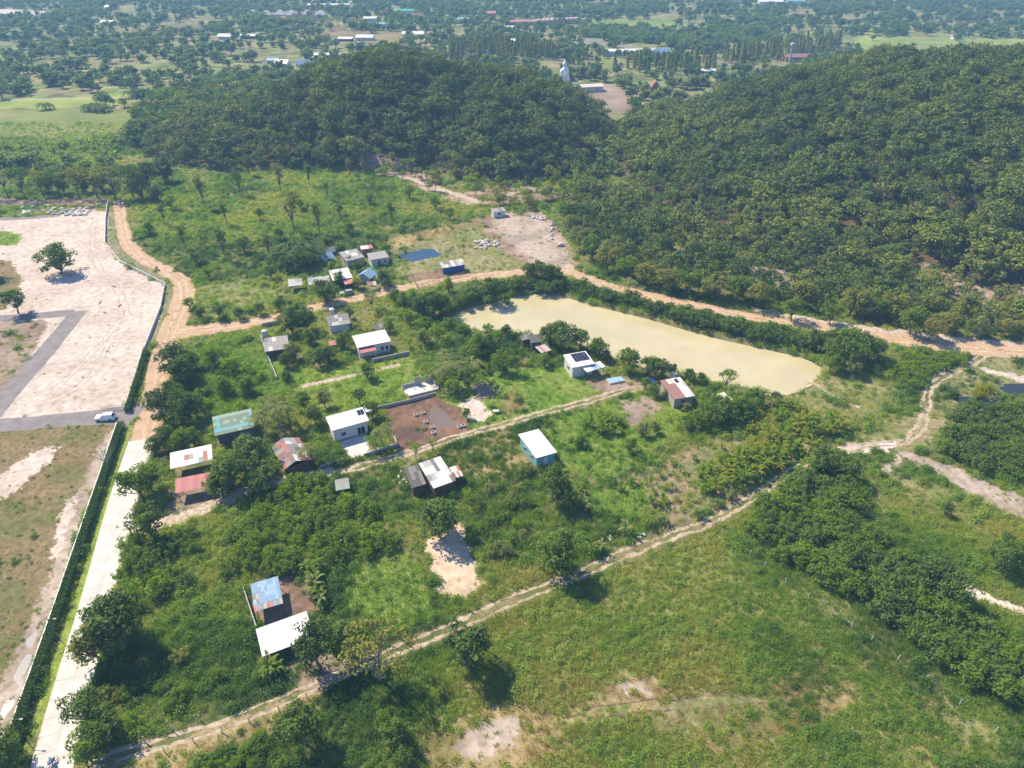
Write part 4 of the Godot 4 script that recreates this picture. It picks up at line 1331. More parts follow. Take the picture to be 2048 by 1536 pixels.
	# a street of hip-roofed villas and a terrace of pink-roofed houses
	for k in 6:
		ridge_house("hip_roof_villa", "white hip-roofed villa in a row beyond the coconut palms", "house", site(508 + 27 * k - (4 if k == 3 else 0), 34 + (k % 2)), 13, 12, 3.5, 5.0, 0.0, M.old_white, M.pale_grey, 0.85, "row of hip-roofed villas", false)
	ridge_house("hip_roof_villa", "orange hip-roofed villa in front of the row of white villas", "house", site(566, 44), 13, 11, 3.0, 3.5, 0.0, M.old_white, M.rust2, 0.8)
	for k in 9:
		ridge_house("terrace_house", "pink-roofed terrace house in the row by the highway", "house", site(1078 + 9.5 * k, 50 - k * 0.55), 7.5, 16, 4.0, 2.0, PI / 2, M.old_white, flat_mat(0.55, 0.40, 0.37), 0.0, "pink-roofed terrace by the highway", false)

# ---------------------------------------------------------------- small things
func cyl(r1: float, r2: float, h: float, n := 16) -> CylinderMesh:
	var c := CylinderMesh.new()
	c.bottom_radius = r1
	c.top_radius = r2
	c.height = h
	c.radial_segments = n
	c.rings = 1
	return c

func extrude(profile: Array, half: float, top_half: float, top_y: float) -> ArrayMesh:
	# PROFILE: [x, y] round the side view; the sides lean in above top_y
	var st := SurfaceTool.new()
	st.begin(Mesh.PRIMITIVE_TRIANGLES)
	st.set_smooth_group(-1)
	var L := []
	var R := []
	var flat := PackedVector2Array()
	for p in profile:
		var z := half if p[1] <= top_y else top_half
		L.append(Vector3(p[0], p[1], -z))
		R.append(Vector3(p[0], p[1], z))
		flat.append(Vector2(p[0], p[1]))
	var n := profile.size()
	for i in n: quad(st, L[i], L[(i + 1) % n], R[(i + 1) % n], R[i])
	var tri := Geometry2D.triangulate_polygon(flat)
	for i in range(0, tri.size(), 3):
		for k in [0, 1, 2]: st.add_vertex(L[tri[i + k]])
		for k in [0, 2, 1]: st.add_vertex(R[tri[i + k]])
	st.generate_normals()
	return st.commit()

func car(called: String, label: String, at: Vector3, turn: float, paint: Material, length: float, tall: float) -> void:
	var t := thing(called, label, "car", at, turn)
	var l := length / 2
	part("body", extrude([[-l, 0.35], [-l + 0.05, 0.85], [-l * 0.92, 0.98], [-l * 0.30, 1.02], [l * 0.9, 1.0], [l, 0.8], [l, 0.35], [l * 0.8, 0.28], [-l * 0.8, 0.28]], 0.88, 0.88, 9.0), paint, t)
	part("cabin", extrude([[-l * 0.42, 1.0], [-l * 0.15, tall - 0.06], [-l * 0.05, tall], [l * 0.72, tall], [l * 0.82, tall - 0.08], [l * 0.93, 1.0]], 0.84, 0.66, 1.1), paint, t)
	for s in [-1.0, 1.0]:
		part("window", extrude([[-l * 0.28, 1.06], [-l * 0.10, tall - 0.12], [l * 0.68, tall - 0.12], [l * 0.80, 1.06]], 0.012, 0.012, 9.0), M.glass, t, Transform3D(Basis(Vector3.RIGHT, -s * 0.30), Vector3(0, 0.0, s * 1.13)))
		part("headlight", cube, M.lamp_clear, t, box_at(Vector3(-l + 0.03, 0.75, s * 0.62), Vector3(0.12, 0.18, 0.36)))
		part("tail_light", cube, M.lamp_red, t, box_at(Vector3(l - 0.02, 0.82, s * 0.72), Vector3(0.1, 0.24, 0.2)))
		part("mirror", cube, M.black, t, box_at(Vector3(-l * 0.32, 1.08, s * 0.98), Vector3(0.14, 0.14, 0.2)))
		for x in [-l * 0.62, l * 0.62]:
			var wh := part("wheel", cyl(0.34, 0.34, 0.22), M.tyre, t, Transform3D(Basis(Vector3.RIGHT, PI / 2), Vector3(x, 0.34, s * 0.80)))
			part("rim", cyl(0.19, 0.19, 0.24, 10), M.chrome, wh)
	part("windscreen", cube, M.glass, t, bar(Vector3(-l * 0.40, 1.06, 0), Vector3(-l * 0.17, tall - 0.1, 0), 1.25, 0.03))
	part("rear_window", cube, M.glass, t, bar(Vector3(l * 0.84, tall - 0.16, 0), Vector3(l * 0.92, 1.1, 0), 1.2, 0.03))

func motorbike(label: String, person_label: String, at: Vector3, turn: float, top: Material, low: Material) -> void:
	var t := thing("motorbike", label, "motorbike", at, turn)
	for x in [-0.6, 0.6]:
		var ring := TorusMesh.new()
		ring.inner_radius = 0.22
		ring.outer_radius = 0.3
		ring.rings = 16
		ring.ring_segments = 6
		var w := part("wheel", ring, M.tyre, t, Transform3D(Basis(Vector3.RIGHT, PI / 2), Vector3(x, 0.3, 0)))
		part("hub", cyl(0.07, 0.07, 0.1, 8), M.chrome, w)
	part("frame", net([[Vector3(-0.45, 0.5, 0), 0.1, Vector3(0.15, 0.42, 0), 0.15], [Vector3(0.15, 0.45, 0), 0.14, Vector3(0.6, 0.65, 0), 0.09], [Vector3(-0.45, 0.5, 0), 0.08, Vector3(-0.5, 0.95, 0), 0.06]], 0.05, 0.1), M.tarp, t)
	part("seat", cube, M.black, t, box_at(Vector3(0.2, 0.72, 0), Vector3(0.7, 0.1, 0.24)))
	part("handlebar", cube, M.black, t, bar(Vector3(-0.42, 1.0, -0.32), Vector3(-0.42, 1.0, 0.32), 0.04))
	part("headlight", cyl(0.09, 0.09, 0.08, 10), M.lamp_clear, t, Transform3D(Basis(Vector3.BACK, PI / 2), Vector3(-0.58, 0.92, 0)))
	var p := thing("person", person_label, "person", at, turn)
	var b := []
	b.append([Vector3(0.15, 0.86, 0), 0.15, Vector3(0.05, 1.25, 0), 0.17])
	b.append([Vector3(0.05, 1.25, -0.12), 0.10, Vector3(0.05, 1.25, 0.12), 0.10])
	b.append([Vector3(0.03, 1.3, 0), 0.06, Vector3(0.0, 1.42, 0), 0.06])
	b.append([Vector3(-0.01, 1.52, 0), 0.10, Vector3(0.01, 1.58, 0), 0.10])
	for s in [-1.0, 1.0]:
		b.append([Vector3(0.05, 1.27, s * 0.2), 0.06, Vector3(-0.12, 1.05, s * 0.27), 0.05])
		b.append([Vector3(-0.12, 1.05, s * 0.27), 0.05, Vector3(-0.38, 1.02, s * 0.26), 0.04])
		b.append([Vector3(0.15, 0.82, s * 0.1), 0.1, Vector3(-0.22, 0.75, s * 0.2), 0.075])
		b.append([Vector3(-0.22, 0.75, s * 0.2), 0.07, Vector3(-0.05, 0.35, s * 0.2), 0.05])
		b.append([Vector3(-0.05, 0.33, s * 0.2), 0.05, Vector3(-0.2, 0.3, s * 0.2), 0.04])
	part("body", net(b, 0.035, 0.06), top, p)
	part("trousers", net([[Vector3(0.15, 0.82, 0.1), 0.125, Vector3(-0.22, 0.75, 0.2), 0.095], [Vector3(-0.22, 0.75, 0.2), 0.09, Vector3(-0.07, 0.42, 0.2), 0.075], [Vector3(0.15, 0.82, -0.1), 0.125, Vector3(-0.22, 0.75, -0.2), 0.095], [Vector3(-0.22, 0.75, -0.2), 0.09, Vector3(-0.07, 0.42, -0.2), 0.075]], 0.04, 0.05), low, p)
	part("helmet", net([[Vector3(0.01, 1.58, 0), 0.145, Vector3(0.03, 1.62, 0), 0.14]], 0.04, 0.05), M.car_white, p)

func put_small_things() -> void:
	car("parked_car", "white sport utility car parked at the asphalt entrance by the hedge end", site(212, 839), deg_to_rad(6), M.car_white, 4.5, 1.72)
	car("parked_car", "grey car parked in front of the compound's red awning", site(694, 589), deg_to_rad(20), M.car_grey, 4.2, 1.5)
	motorbike("blue motorbike riding on the concrete road", "rider in a white top and helmet on the concrete road's motorbike", site(106, 1527), deg_to_rad(65), M.white, M.tarp)
	motorbike("small motorbike on the bend of the winding dirt road", "rider in dark clothes on the winding dirt road", site(315, 540), deg_to_rad(150), M.dark_grey, M.black)
	for p in [[112, 1271], [46, 1472]]:
		var t := thing("street_lamp", "slim grey street lamp on the grass verge behind the long hedge", "street lamp", site(p[0], p[1]), 0.0, "lamps on the hedge verge")
		part("pole", cyl(0.07, 0.05, 4.2, 8), M.dark_grey, t, Transform3D(Basis(), Vector3(0, 2.0, 0)))
		part("arm", cube, M.dark_grey, t, bar(Vector3(0, 4.05, 0), Vector3(1.1, 4.25, 0), 0.06))
		part("lamp_head", cube, M.pale_grey, t, box_at(Vector3(1.3, 4.27, 0), Vector3(0.5, 0.08, 0.2)))
	# concrete rings round the mud pool
	for p in [[832, 831], [846, 827], [852, 845], [865, 856], [867, 867], [919, 855], [927, 853]]:
		var st := SurfaceTool.new()
		st.begin(Mesh.PRIMITIVE_TRIANGLES)
		var prof := [[0.50, 0.0], [0.54, 0.25], [0.52, 0.5], [0.42, 0.52], [0.38, 0.3], [0.38, 0.08], [0.0, 0.08]]
		for i in 14:
			var a0 := TAU * i / 14.0
			var a1 := TAU * (i + 1) / 14.0
			for k in prof.size() - 1:
				var f := func(q, a): return Vector3(cos(a) * q[0], q[1], sin(a) * q[0])
				quad(st, f.call(prof[k], a1), f.call(prof[k + 1], a1), f.call(prof[k + 1], a0), f.call(prof[k], a0))
		st.generate_normals()
		var t := thing("planter_ring", "round grey concrete ring lying on the scorched soil round the mud pool", "ring", site(p[0], p[1]), rng.randf() * TAU, "concrete rings round the mud pool")
		t.rotate_object_local(Vector3.RIGHT, rng.randf_range(-0.05, 0.05))
		part("ring_wall", st.commit(), M.cement, t)
		part("earth_fill", cyl(0.38, 0.38, 0.2, 12), M.wood, t, Transform3D(Basis(), Vector3(0, 0.12, 0)))
	# stones
	var rocks := [rock_mesh(1), rock_mesh(2), rock_mesh(3)]
	for k in 46:
		var p := site(948 + rng.randf() * 50, 482 + rng.randf() * 18)
		if k < 20: p = site(955 + rng.randf() * 24, 480 + rng.randf() * 12)
		var s := rng.randf_range(0.4, 1.1)
		solo("rubble_stone", rocks[k % 3], M.white_stone if k % 3 else M.stone, "broken stone in the rubble heap on the dry field by the gravel clearing", "stone", Transform3D(Basis(Vector3.UP, rng.randf() * TAU).scaled(Vector3(s, s * 0.8, s)), p + Vector3.UP * (s * 0.2 + (0.5 * rng.randf() if k < 20 else 0.0))), "rubble heap by the gravel clearing")
	for k in 26:
		var p := site(1056 + k * 1.6 + rng.randf() * 5, 428 + k * 0.5 + rng.randf() * 6)
		if k > 18: p = site(1100 + rng.randf() * 12, 440 + (k - 18) * 5 + rng.randf() * 4)
		var s := rng.randf_range(0.35, 1.0)
		solo("edge_stone", rocks[k % 3], M.white_stone, "whitish stone along the far rim of the gravel clearing", "stone", Transform3D(Basis(Vector3.UP, rng.randf() * TAU).scaled(Vector3.ONE * s), p + Vector3.UP * s * 0.2), "stones rimming the gravel clearing")
	solo("boulder", rocks[1], M.white_stone, "large white boulder at the forest edge of the gravel clearing", "boulder", Transform3D(Basis().scaled(Vector3(1.6, 1.3, 1.3)), site(1121, 492) + Vector3.UP * 0.4))
	for k in 60:
		var p := site(96 + rng.randf() * 84, 416 + rng.randf() * 16)
		var s := rng.randf_range(0.4, 1.0)
		solo("dumped_stone", rocks[k % 3], M.stone if k % 2 else M.white_stone, "dark stone in the dumped heap at the far edge of the sand lot", "stone", Transform3D(Basis(Vector3.UP, rng.randf() * TAU).scaled(Vector3(s * 1.3, s * 0.8, s)), p + Vector3.UP * s * 0.25), "dumped heap on the sand lot")
	for k in 14:
		var p := site(42 + rng.randf() * 50, 414 + rng.randf() * 14)
		solo("scrap_sheet", cube, M.blue_tin2 if k % 2 else M.pale_grey, "pale scrap sheet lying under the trees by the rail fence", "scrap sheet", box_at(p + Vector3.UP * (0.15 + 0.05 * k), Vector3(rng.randf_range(0.8, 2.0), 0.05, rng.randf_range(0.6, 1.4)), Basis.from_euler(Vector3(rng.randf_range(-0.3, 0.3), rng.randf() * TAU, rng.randf_range(-0.3, 0.3)))), "scrap by the rail fence")
	for p in [[228, 574], [200, 606], [210, 626], [240, 612]]:
		solo("dead_branch", net([[Vector3(-1.2, 0.1, 0), 0.08, Vector3(0.2, 0.2, 0.1), 0.12], [Vector3(0.2, 0.2, 0.1), 0.12, Vector3(1.3, 0.12, -0.3), 0.05], [Vector3(0.1, 0.2, 0.1), 0.1, Vector3(0.9, 0.5, 0.6), 0.05]], 0.08, 0.08), M.wood, "dark dead branch lying on the pale sand lot", "branch", Transform3D(Basis(Vector3.UP, p[0] * 0.7), site(p[0], p[1])), "dead branches on the sand")
	# firewood and scrap beside the white barn
	for k in 34:
		var p := site(608 + rng.randf() * 42, 1325 + rng.randf() * 24)
		var l := rng.randf_range(0.8, 1.9)
		var m := cyl(0.07, 0.055, l, 7)
		solo("log", m, M.bark, "grey log in the firewood heap before the white-roofed barn", "log", Transform3D(Basis.from_euler(Vector3(PI / 2 + rng.randf_range(-0.25, 0.25), rng.randf_range(0.6, 1.8), 0)), p + Vector3.UP * (0.15 + 0.018 * k)), "firewood heap by the barn")
	for k in 9:
		var p := site(1268 + rng.randf() * 20, 1066 + rng.randf() * 10) if k < 6 else site(1216 + rng.randf() * 14, 1074 + rng.randf() * 6)
		solo("white_sack", net([[Vector3(-0.25, 0.16, 0), 0.2, Vector3(0.25, 0.16, 0.05), 0.17]], 0.08, 0.05), M.white, "bulging white sack dumped by the cart track near bananas", "sack", Transform3D(Basis(Vector3.UP, rng.randf() * TAU), p), "white sacks by the track")
	for k in 8:
		solo("rubbish_bag", net([[Vector3(-0.15, 0.15, 0), 0.2, Vector3(0.15, 0.18, 0.05), 0.17]], 0.09, 0.05), M.white if k % 3 else M.blue_tin2, "pale rubbish bag thrown down beside the patchwork house's dark wing", "bag", Transform3D(Basis(Vector3.UP, rng.randf() * TAU).scaled(Vector3.ONE * rng.randf_range(0.8, 1.6)), site(797 + rng.randf() * 16, 944 + rng.randf() * 28)), "rubbish bags by the patchwork house")
	var d := thing("blue_drum", "blue plastic drum standing in the banana plot", "drum", site(1306, 1006))
	part("barrel", cyl(0.3, 0.3, 0.9), M.tarp, d, Transform3D(Basis(), Vector3(0, 0.45, 0)))
	part("lid", cyl(0.31, 0.29, 0.06), M.black, d, Transform3D(Basis(), Vector3(0, 0.93, 0)))
	var b := thing("garden_table", "small white table alone on the grass above the cart track", "table", site(992, 826))
	part("table_top", cube, M.white, b, box_at(Vector3(0, 0.72, 0), Vector3(1.5, 0.06, 0.8)))
	for x in [-0.65, 0.65]:
		for z in [-0.33, 0.33]: part("leg", cube, M.white, b, box_at(Vector3(x, 0.35, z), Vector3(0.06, 0.75, 0.06)))
	solo("blue_tarpaulin", net([[Vector3(-0.9, 0.7, 0), 0.35, Vector3(0.9, 0.9, 0.2), 0.3], [Vector3(-0.6, 0.4, 0.5), 0.3, Vector3(0.7, 0.4, 0.6), 0.3]], 0.15, 0.3), M.tarp, "crumpled blue tarpaulin over goods beside the pond house", "tarpaulin", Transform3D(Basis(), site(1302, 764)))
	var n := thing("shade_net", "bright green shade-net fence in front of the pale cottage", "net", site(742, 530))
	var n0 := site(742, 530)
	var line := sites([742, 530, 750, 545, 757, 556, 764, 568])
	for i in 3:
		part("net_panel", cube, M.net, n, bar(line[i] - n0 + Vector3.UP * 0.8, line[i + 1] - n0 + Vector3.UP * 0.8, 0.03, 1.5))
		part("stake", cube, M.wood, n, bar(line[i] - n0, line[i] - n0 + Vector3.UP * 1.8, 0.08))
	var n2 := thing("shade_net", "green shade net beside the pond-bank huts", "net", site(1008, 686))
	part("net_panel", cube, M.net, n2, bar(Vector3(0, 0.6, 0), site(1024, 678) - site(1008, 686) + Vector3.UP * 0.6, 0.03, 1.1))
	part("stake", cube, M.wood, n2, bar(Vector3.ZERO, Vector3.UP * 1.4, 0.08))
	var cf := thing("cold_frame", "low glazed garden frame on the grass by the solar cottage", "frame", site(1231, 762), deg_to_rad(18))
	part("bed_wall", cube, M.cement, cf, box_at(Vector3(0, 0.2, 0), Vector3(4.2, 0.4, 2.4)))
	part("glass_cover", cube, M.blue_tin2, cf, box_at(Vector3(0, 0.43, 0), Vector3(4.0, 0.05, 2.2)))
	for p in [[665, 630], [531, 674], [1345, 760]]:
		var wt0 := thing("water_tank", "round white water tank standing by a grey-roofed building", "water tank", site(p[0], p[1]), 0.0, "white water tanks")
		part("tank_body", cyl(0.75, 0.75, 1.6), M.white, wt0, Transform3D(Basis(), Vector3(0, 1.3, 0)))
		part("tank_top", cyl(0.75, 0.25, 0.3), M.white, wt0, Transform3D(Basis(), Vector3(0, 2.25, 0)))
		part("stand", cyl(0.8, 0.8, 0.5), M.block, wt0, Transform3D(Basis(), Vector3(0, 0.25, 0)))
	put_statue()
	# water tower
	var wt := thing("water_tower", "slim water tower with a round tank behind the big hill", "water tower", site(1577, 132))
	part("mast", cyl(0.9, 0.7, 15.0, 10), M.pale_grey, wt, Transform3D(Basis(), Vector3(0, 7.5, 0)))
	var tank := SphereMesh.new()
	tank.radius = 2.1
	tank.height = 3.8
	part("tank", tank, M.pale_grey, wt, Transform3D(Basis(), Vector3(0, 16.0, 0)))

func put_statue() -> void:
	# stands on its terrace behind the saddle of the hills and faces away to the right
	var at := Vector3(37.0, 0.0, -540.0)
	at.y = ground_h(at.x, at.z)
	var t := thing("statue", "tall white seated statue with one raised hand behind the wooded hill", "statue", at, deg_to_rad(-35))
	var s := 1.0
	part("pedestal", cyl(7.0, 6.4, 2.4, 24), M.marble, t, Transform3D(Basis(), Vector3(0, 1.2, 0)))
	part("body", net([[Vector3(0, 5.0, 0), 3.0, Vector3(0, 8.5, 0), 2.7], [Vector3(0, 8.5, 0), 2.7, Vector3(0, 11.8, 0), 2.9], [Vector3(0, 12.6, -2.9), 1.45, Vector3(0, 12.6, 2.9), 1.45], [Vector3(0, 13, 0), 1.0, Vector3(0, 15, 0), 0.85],
		[Vector3(0, 12.4, -3.4), 1.25, Vector3(0.4, 7.4, -4.4), 1.0], [Vector3(0.4, 7.4, -4.4), 1.0, Vector3(3.0, 4.8, -1.5), 0.9],
		[Vector3(0, 12.4, 3.4), 1.25, Vector3(0.6, 8.4, 4.6), 1.0], [Vector3(0.6, 8.4, 4.6), 1.0, Vector3(3.2, 8.6, 3.8), 0.8],
		[Vector3(0.5, 3.6, -3.2), 2.1, Vector3(3.4, 3.4, -4.6), 1.5], [Vector3(3.4, 3.4, -4.6), 1.5, Vector3(4.2, 3.2, 2.0), 1.2], [Vector3(0.5, 3.6, 3.2), 2.1, Vector3(3.4, 3.4, 4.6), 1.5], [Vector3(3.4, 3.4, 4.6), 1.5, Vector3(4.4, 3.6, -1.5), 1.2]], 0.5, 1.0), M.marble, t)
	part("raised_hand", net([[Vector3(3.2, 8.6, 3.8), 0.8, Vector3(3.6, 10.4, 3.8), 0.85], [Vector3(3.6, 10.4, 3.3), 0.3, Vector3(3.8, 12.0, 3.2), 0.22], [Vector3(3.6, 10.4, 3.7), 0.3, Vector3(3.8, 12.3, 3.7), 0.22], [Vector3(3.6, 10.4, 4.1), 0.3, Vector3(3.8, 12.1, 4.15), 0.22], [Vector3(3.6, 10.3, 4.4), 0.28, Vector3(3.8, 11.6, 4.6), 0.2], [Vector3(3.5, 9.6, 3.1), 0.3, Vector3(3.7, 10.6, 2.5), 0.22]], 0.22, 0.25), M.marble, t)
	var hd := part("head", net([[Vector3(0.1, 15.9, 0), 1.35, Vector3(0, 17.2, 0), 1.6], [Vector3(0, 18.6, 0), 0.8, Vector3(0, 19.2, 0), 0.7], [Vector3(0, 19.4, 0), 0.45, Vector3(0, 20.4, 0), 0.15], [Vector3(1.7, 16.9, 0), 0.3, Vector3(1.95, 16.3, 0), 0.35],
		[Vector3(0, 17.2, -1.7), 0.3, Vector3(0, 15.4, -1.75), 0.28], [Vector3(0, 17.2, 1.7), 0.3, Vector3(0, 15.4, 1.75), 0.28]], 0.3, 0.35), M.marble, t)
	var h := ridge_house("terrace_hall", "white hall with a pale pink roof beside the seated statue", "building", Vector3(53, ground_h(53, -536), -536), 21, 9, 3.6, 1.0, deg_to_rad(14), M.white_wall, flat_mat(0.62, 0.52, 0.46), 0.0, "", true)

# ---------------------------------------------------------------- leaves
class Leaves:
	var v := PackedVector3Array()
	var n := PackedVector3Array()
	var c := PackedColorArray()
	var idx := PackedInt32Array()
	var rng: RandomNumberGenerator

	func _init(r: RandomNumberGenerator) -> void:
		rng = r

	static func any(r: RandomNumberGenerator) -> Vector3:
		var z := r.randf_range(-1, 1)
		var a := r.randf() * TAU
		var s := sqrt(1 - z * z)
		return Vector3(cos(a) * s, z, sin(a) * s)

	func leaf(at: Vector3, normal: Vector3, long: float, wide: float, tone: float, along := Vector3.ZERO) -> void:
		# a leaf or spray of leaves: a kite of two triangles folded along its middle
		var nn := normal.normalized()
		var t := along if along != Vector3.ZERO else any(rng)
		t = (t - nn * t.dot(nn))
		if t.length() < 0.01: t = nn.cross(Vector3(1, 0.3, 0.2))
		t = t.normalized()
		var s := nn.cross(t)
		var k := v.size()
		var col := Color(tone * rng.randf_range(0.92, 1.1), tone, tone * rng.randf_range(0.85, 1.1))
		v.append_array(PackedVector3Array([at - t * long, at + s * wide + nn * wide * 0.25, at + t * long - nn * long * 0.2, at - s * wide + nn * wide * 0.25]))
		n.append_array(PackedVector3Array([nn, (nn - s * 0.3).normalized(), nn, (nn + s * 0.3).normalized()]))
		c.append_array(PackedColorArray([col, col, col, col]))
		idx.append_array(PackedInt32Array([k, k + 1, k + 2, k, k + 2, k + 3]))

	func blade(a: Vector3, b: Vector3, w: float, tone: float) -> void:
		var d := (b - a)
		var s := d.cross(any(rng)).normalized() * w
		var nn := s.cross(d).normalized()
		if nn.y < 0:
			nn = -nn
			s = -s
		var k := v.size()
		var col := Color(tone * rng.randf_range(0.92, 1.1), tone, tone * 0.95)
		v.append_array(PackedVector3Array([a - s, a + s, b]))
		nn = (nn + Vector3.UP * 0.7).normalized()
		n.append_array(PackedVector3Array([nn, nn, nn]))
		c.append_array(PackedColorArray([col, col, col]))
		idx.append_array(PackedInt32Array([k, k + 2, k + 1]))

	func strip(pts: Array, widths: Array, side: Vector3, tone: float) -> void:
		# a long leaf: a ribbon along PTS, folded a little along its rib
		var k := v.size()
		var m := pts.size()
		if side.cross(pts[mini(2, m - 1)] - pts[0]).y < 0: side = -side
		for i in m:
			var d: Vector3 = (pts[mini(m - 1, i + 1)] - pts[maxi(0, i - 1)]).normalized()
			var s: Vector3 = (side - d * side.dot(d)).normalized() * widths[i]
			var nn: Vector3 = s.cross(d).normalized()
			v.append_array(PackedVector3Array([pts[i] - s + nn * widths[i] * 0.3, pts[i], pts[i] + s + nn * widths[i] * 0.3]))
			n.append_array(PackedVector3Array([nn, nn, nn]))
			var col := Color(tone, tone, tone * 0.95)
			c.append_array(PackedColorArray([col, col, col]))
		for i in m - 1:
			for j in 2:
				var a := k + i * 3 + j
				idx.append_array(PackedInt32Array([a, a + 3, a + 1, a + 1, a + 3, a + 4]))

	func mesh() -> ArrayMesh:
		var a := []
		a.resize(Mesh.ARRAY_MAX)
		a[Mesh.ARRAY_VERTEX] = v
		a[Mesh.ARRAY_NORMAL] = n
		a[Mesh.ARRAY_COLOR] = c
		a[Mesh.ARRAY_INDEX] = idx
		var m := ArrayMesh.new()
		m.add_surface_from_arrays(Mesh.PRIMITIVE_TRIANGLES, a)
		return m

# ---------------------------------------------------------------- plants
var P := {}       # kind -> array of [crown mesh, trunk mesh, nominal height]
var tints := {}

func tube(st: SurfaceTool, pts: Array, radii: Array, n := 6) -> void:
	var rings := []
	for i in pts.size():
		var d: Vector3 = (pts[mini(pts.size() - 1, i + 1)] - pts[maxi(0, i - 1)]).normalized()
		var x := d.cross(Vector3(0.3, 0.1, 1)).normalized()
		var y := d.cross(x)
		var ring := []
		for k in n: ring.append(pts[i] + (x * cos(TAU * k / n) + y * sin(TAU * k / n)) * radii[i])
		rings.append(ring)
	for i in pts.size() - 1:
		for k in n: quad(st, rings[i][k], rings[i + 1][k], rings[i + 1][(k + 1) % n], rings[i][(k + 1) % n])

func make_tree(kind: String, R: float, Hc: float, yc: float, clumps: int, leaves: int, ll: float, lw: float, rc: float, flat: float, trunk_r: float, up := 0.5) -> void:
	var lf := Leaves.new(rng)
	var st := SurfaceTool.new()
	st.begin(Mesh.PRIMITIVE_TRIANGLES)
	var lump := []
	for k in 7: lump.append(rng.randf_range(0.72, 1.15))
	var fork := Vector3(rng.randf_range(-0.3, 0.3), maxf(0.6, (yc - Hc) * rng.randf_range(0.75, 1.0)), rng.randf_range(-0.3, 0.3))
	tube(st, [Vector3(0, -0.3, 0), fork * 0.5 + Vector3(rng.randf_range(-0.12, 0.12), 0, 0.05), fork], [trunk_r * 1.25, trunk_r, trunk_r * 0.85])
	var top := 0.0
	for i in clumps:
		var d := Leaves.any(rng)
		if d.y < (-0.35 if kind in ["airy", "tall"] else -0.7): d.y = -d.y
		var a := fposmod(atan2(d.z, d.x) / TAU * 7.0, 7.0)
		var l: float = lerpf(lump[int(a) % 7], lump[(int(a) + 1) % 7], a - int(a))
		var f := pow(rng.randf(), 0.38) * l
		var c := Vector3(d.x * R * f, yc + d.y * Hc * f, d.z * R * f)
		var r := rc * rng.randf_range(0.7, 1.3)
		var tone := rng.randf_range(0.75, 1.25)
		if i % (3 if clumps > 30 else 4) == 0:
			var m := fork.lerp(c, 0.55) + Vector3(0, -0.25, 0)
			tube(st, [fork, m, c], [trunk_r * 0.55, trunk_r * 0.32, trunk_r * 0.1], 5)
		for k in leaves:
			var e := Leaves.any(rng)
			if e.y < -0.5: e.y *= -0.5
			var p := c + e * Vector3(r, r * flat, r) * rng.randf_range(0.5, 1.05)
			lf.leaf(p, e + Vector3.UP * up + Leaves.any(rng) * 0.75, ll * rng.randf_range(0.7, 1.25), lw * rng.randf_range(0.7, 1.25), tone * rng.randf_range(0.85, 1.18))
			top = maxf(top, p.y)
	st.generate_normals()
	if not P.has(kind): P[kind] = []
	P[kind].append([lf.mesh(), st.commit(), top])

func make_conifer(kind: String) -> void:
	var lf := Leaves.new(rng)
	var st := SurfaceTool.new()
	st.begin(Mesh.PRIMITIVE_TRIANGLES)
	tube(st, [Vector3(0, -0.3, 0), Vector3(0.1, 6, 0), Vector3(0, 12, 0)], [0.2, 0.13, 0.03])
	for i in 60:
		var y := 1.5 + 10.8 * pow(rng.randf(), 1.2)
		var r := (12.6 - y) * 0.17 * rng.randf_range(0.6, 1.15)
		var a := rng.randf() * TAU
		var c := Vector3(cos(a) * r, y, sin(a) * r)
		if i % 4 == 0: tube(st, [Vector3(0, y - 0.6, 0), c], [0.05, 0.02], 4)
		for k in 5:
			var e := Leaves.any(rng)
			lf.leaf(c + e * 0.5, Vector3(cos(a), 0.6, sin(a)) + e * 0.8, 0.75, 0.24, rng.randf_range(0.75, 1.2), Vector3(cos(a) * 0.7, 1, sin(a) * 0.7))
	st.generate_normals()
	if not P.has(kind): P[kind] = []
	P[kind].append([lf.mesh(), st.commit(), 12.5])

func make_palm(kind: String, tall: float, fronds: int, reach: float, thick: float) -> void:
	var lf := Leaves.new(rng)
	var st := SurfaceTool.new()
	st.begin(Mesh.PRIMITIVE_TRIANGLES)
	var lean := Vector3(rng.randf_range(-0.5, 0.5), 0, rng.randf_range(-0.5, 0.5)) * tall * 0.15
	var head := Vector3(lean.x, tall, lean.z)
	tube(st, [Vector3(0, -0.3, 0), Vector3(lean.x * 0.3, tall * 0.5, lean.z * 0.3), head], [thick * 1.3, thick, thick * 0.85], 7)
	for i in fronds:
		var a := TAU * i / fronds * 2.4 + rng.randf() * 0.4
		var lift := rng.randf_range(-0.35, 1.0)
		var dir := Vector3(cos(a), 0, sin(a))
		var rise := reach * (0.25 + 0.55 * lift)
		var tone := rng.randf_range(0.8, 1.2)
		var pts := []
		for k in 7:
			var s := k / 6.0
			pts.append(head + dir * reach * s * (1.0 - 0.12 * s) + Vector3.UP * (rise * s - reach * 0.85 * s * s))
		lf.strip(pts, [0.06, 0.05, 0.05, 0.04, 0.04, 0.03, 0.02], Vector3(-dir.z, 0, dir.x), tone)
		for k in range(1, 14):
			var s := k / 13.0
			var f := s * 6.0
			var p: Vector3 = pts[int(minf(f, 5))].lerp(pts[int(minf(f, 5)) + 1], f - minf(floorf(f), 5))
			for w in [-1.0, 1.0]:
				var side: Vector3 = Vector3(-dir.z, 0, dir.x) * w
				lf.blade(p, p + (side * 0.8 + dir * 0.55 + Vector3.DOWN * 0.35) * (0.55 + 0.5 * sin(s * PI)) * reach * 0.27, 0.12, tone * rng.randf_range(0.85, 1.15))
	st.generate_normals()
	if not P.has(kind): P[kind] = []
	P[kind].append([lf.mesh(), st.commit(), tall + reach * 0.4])

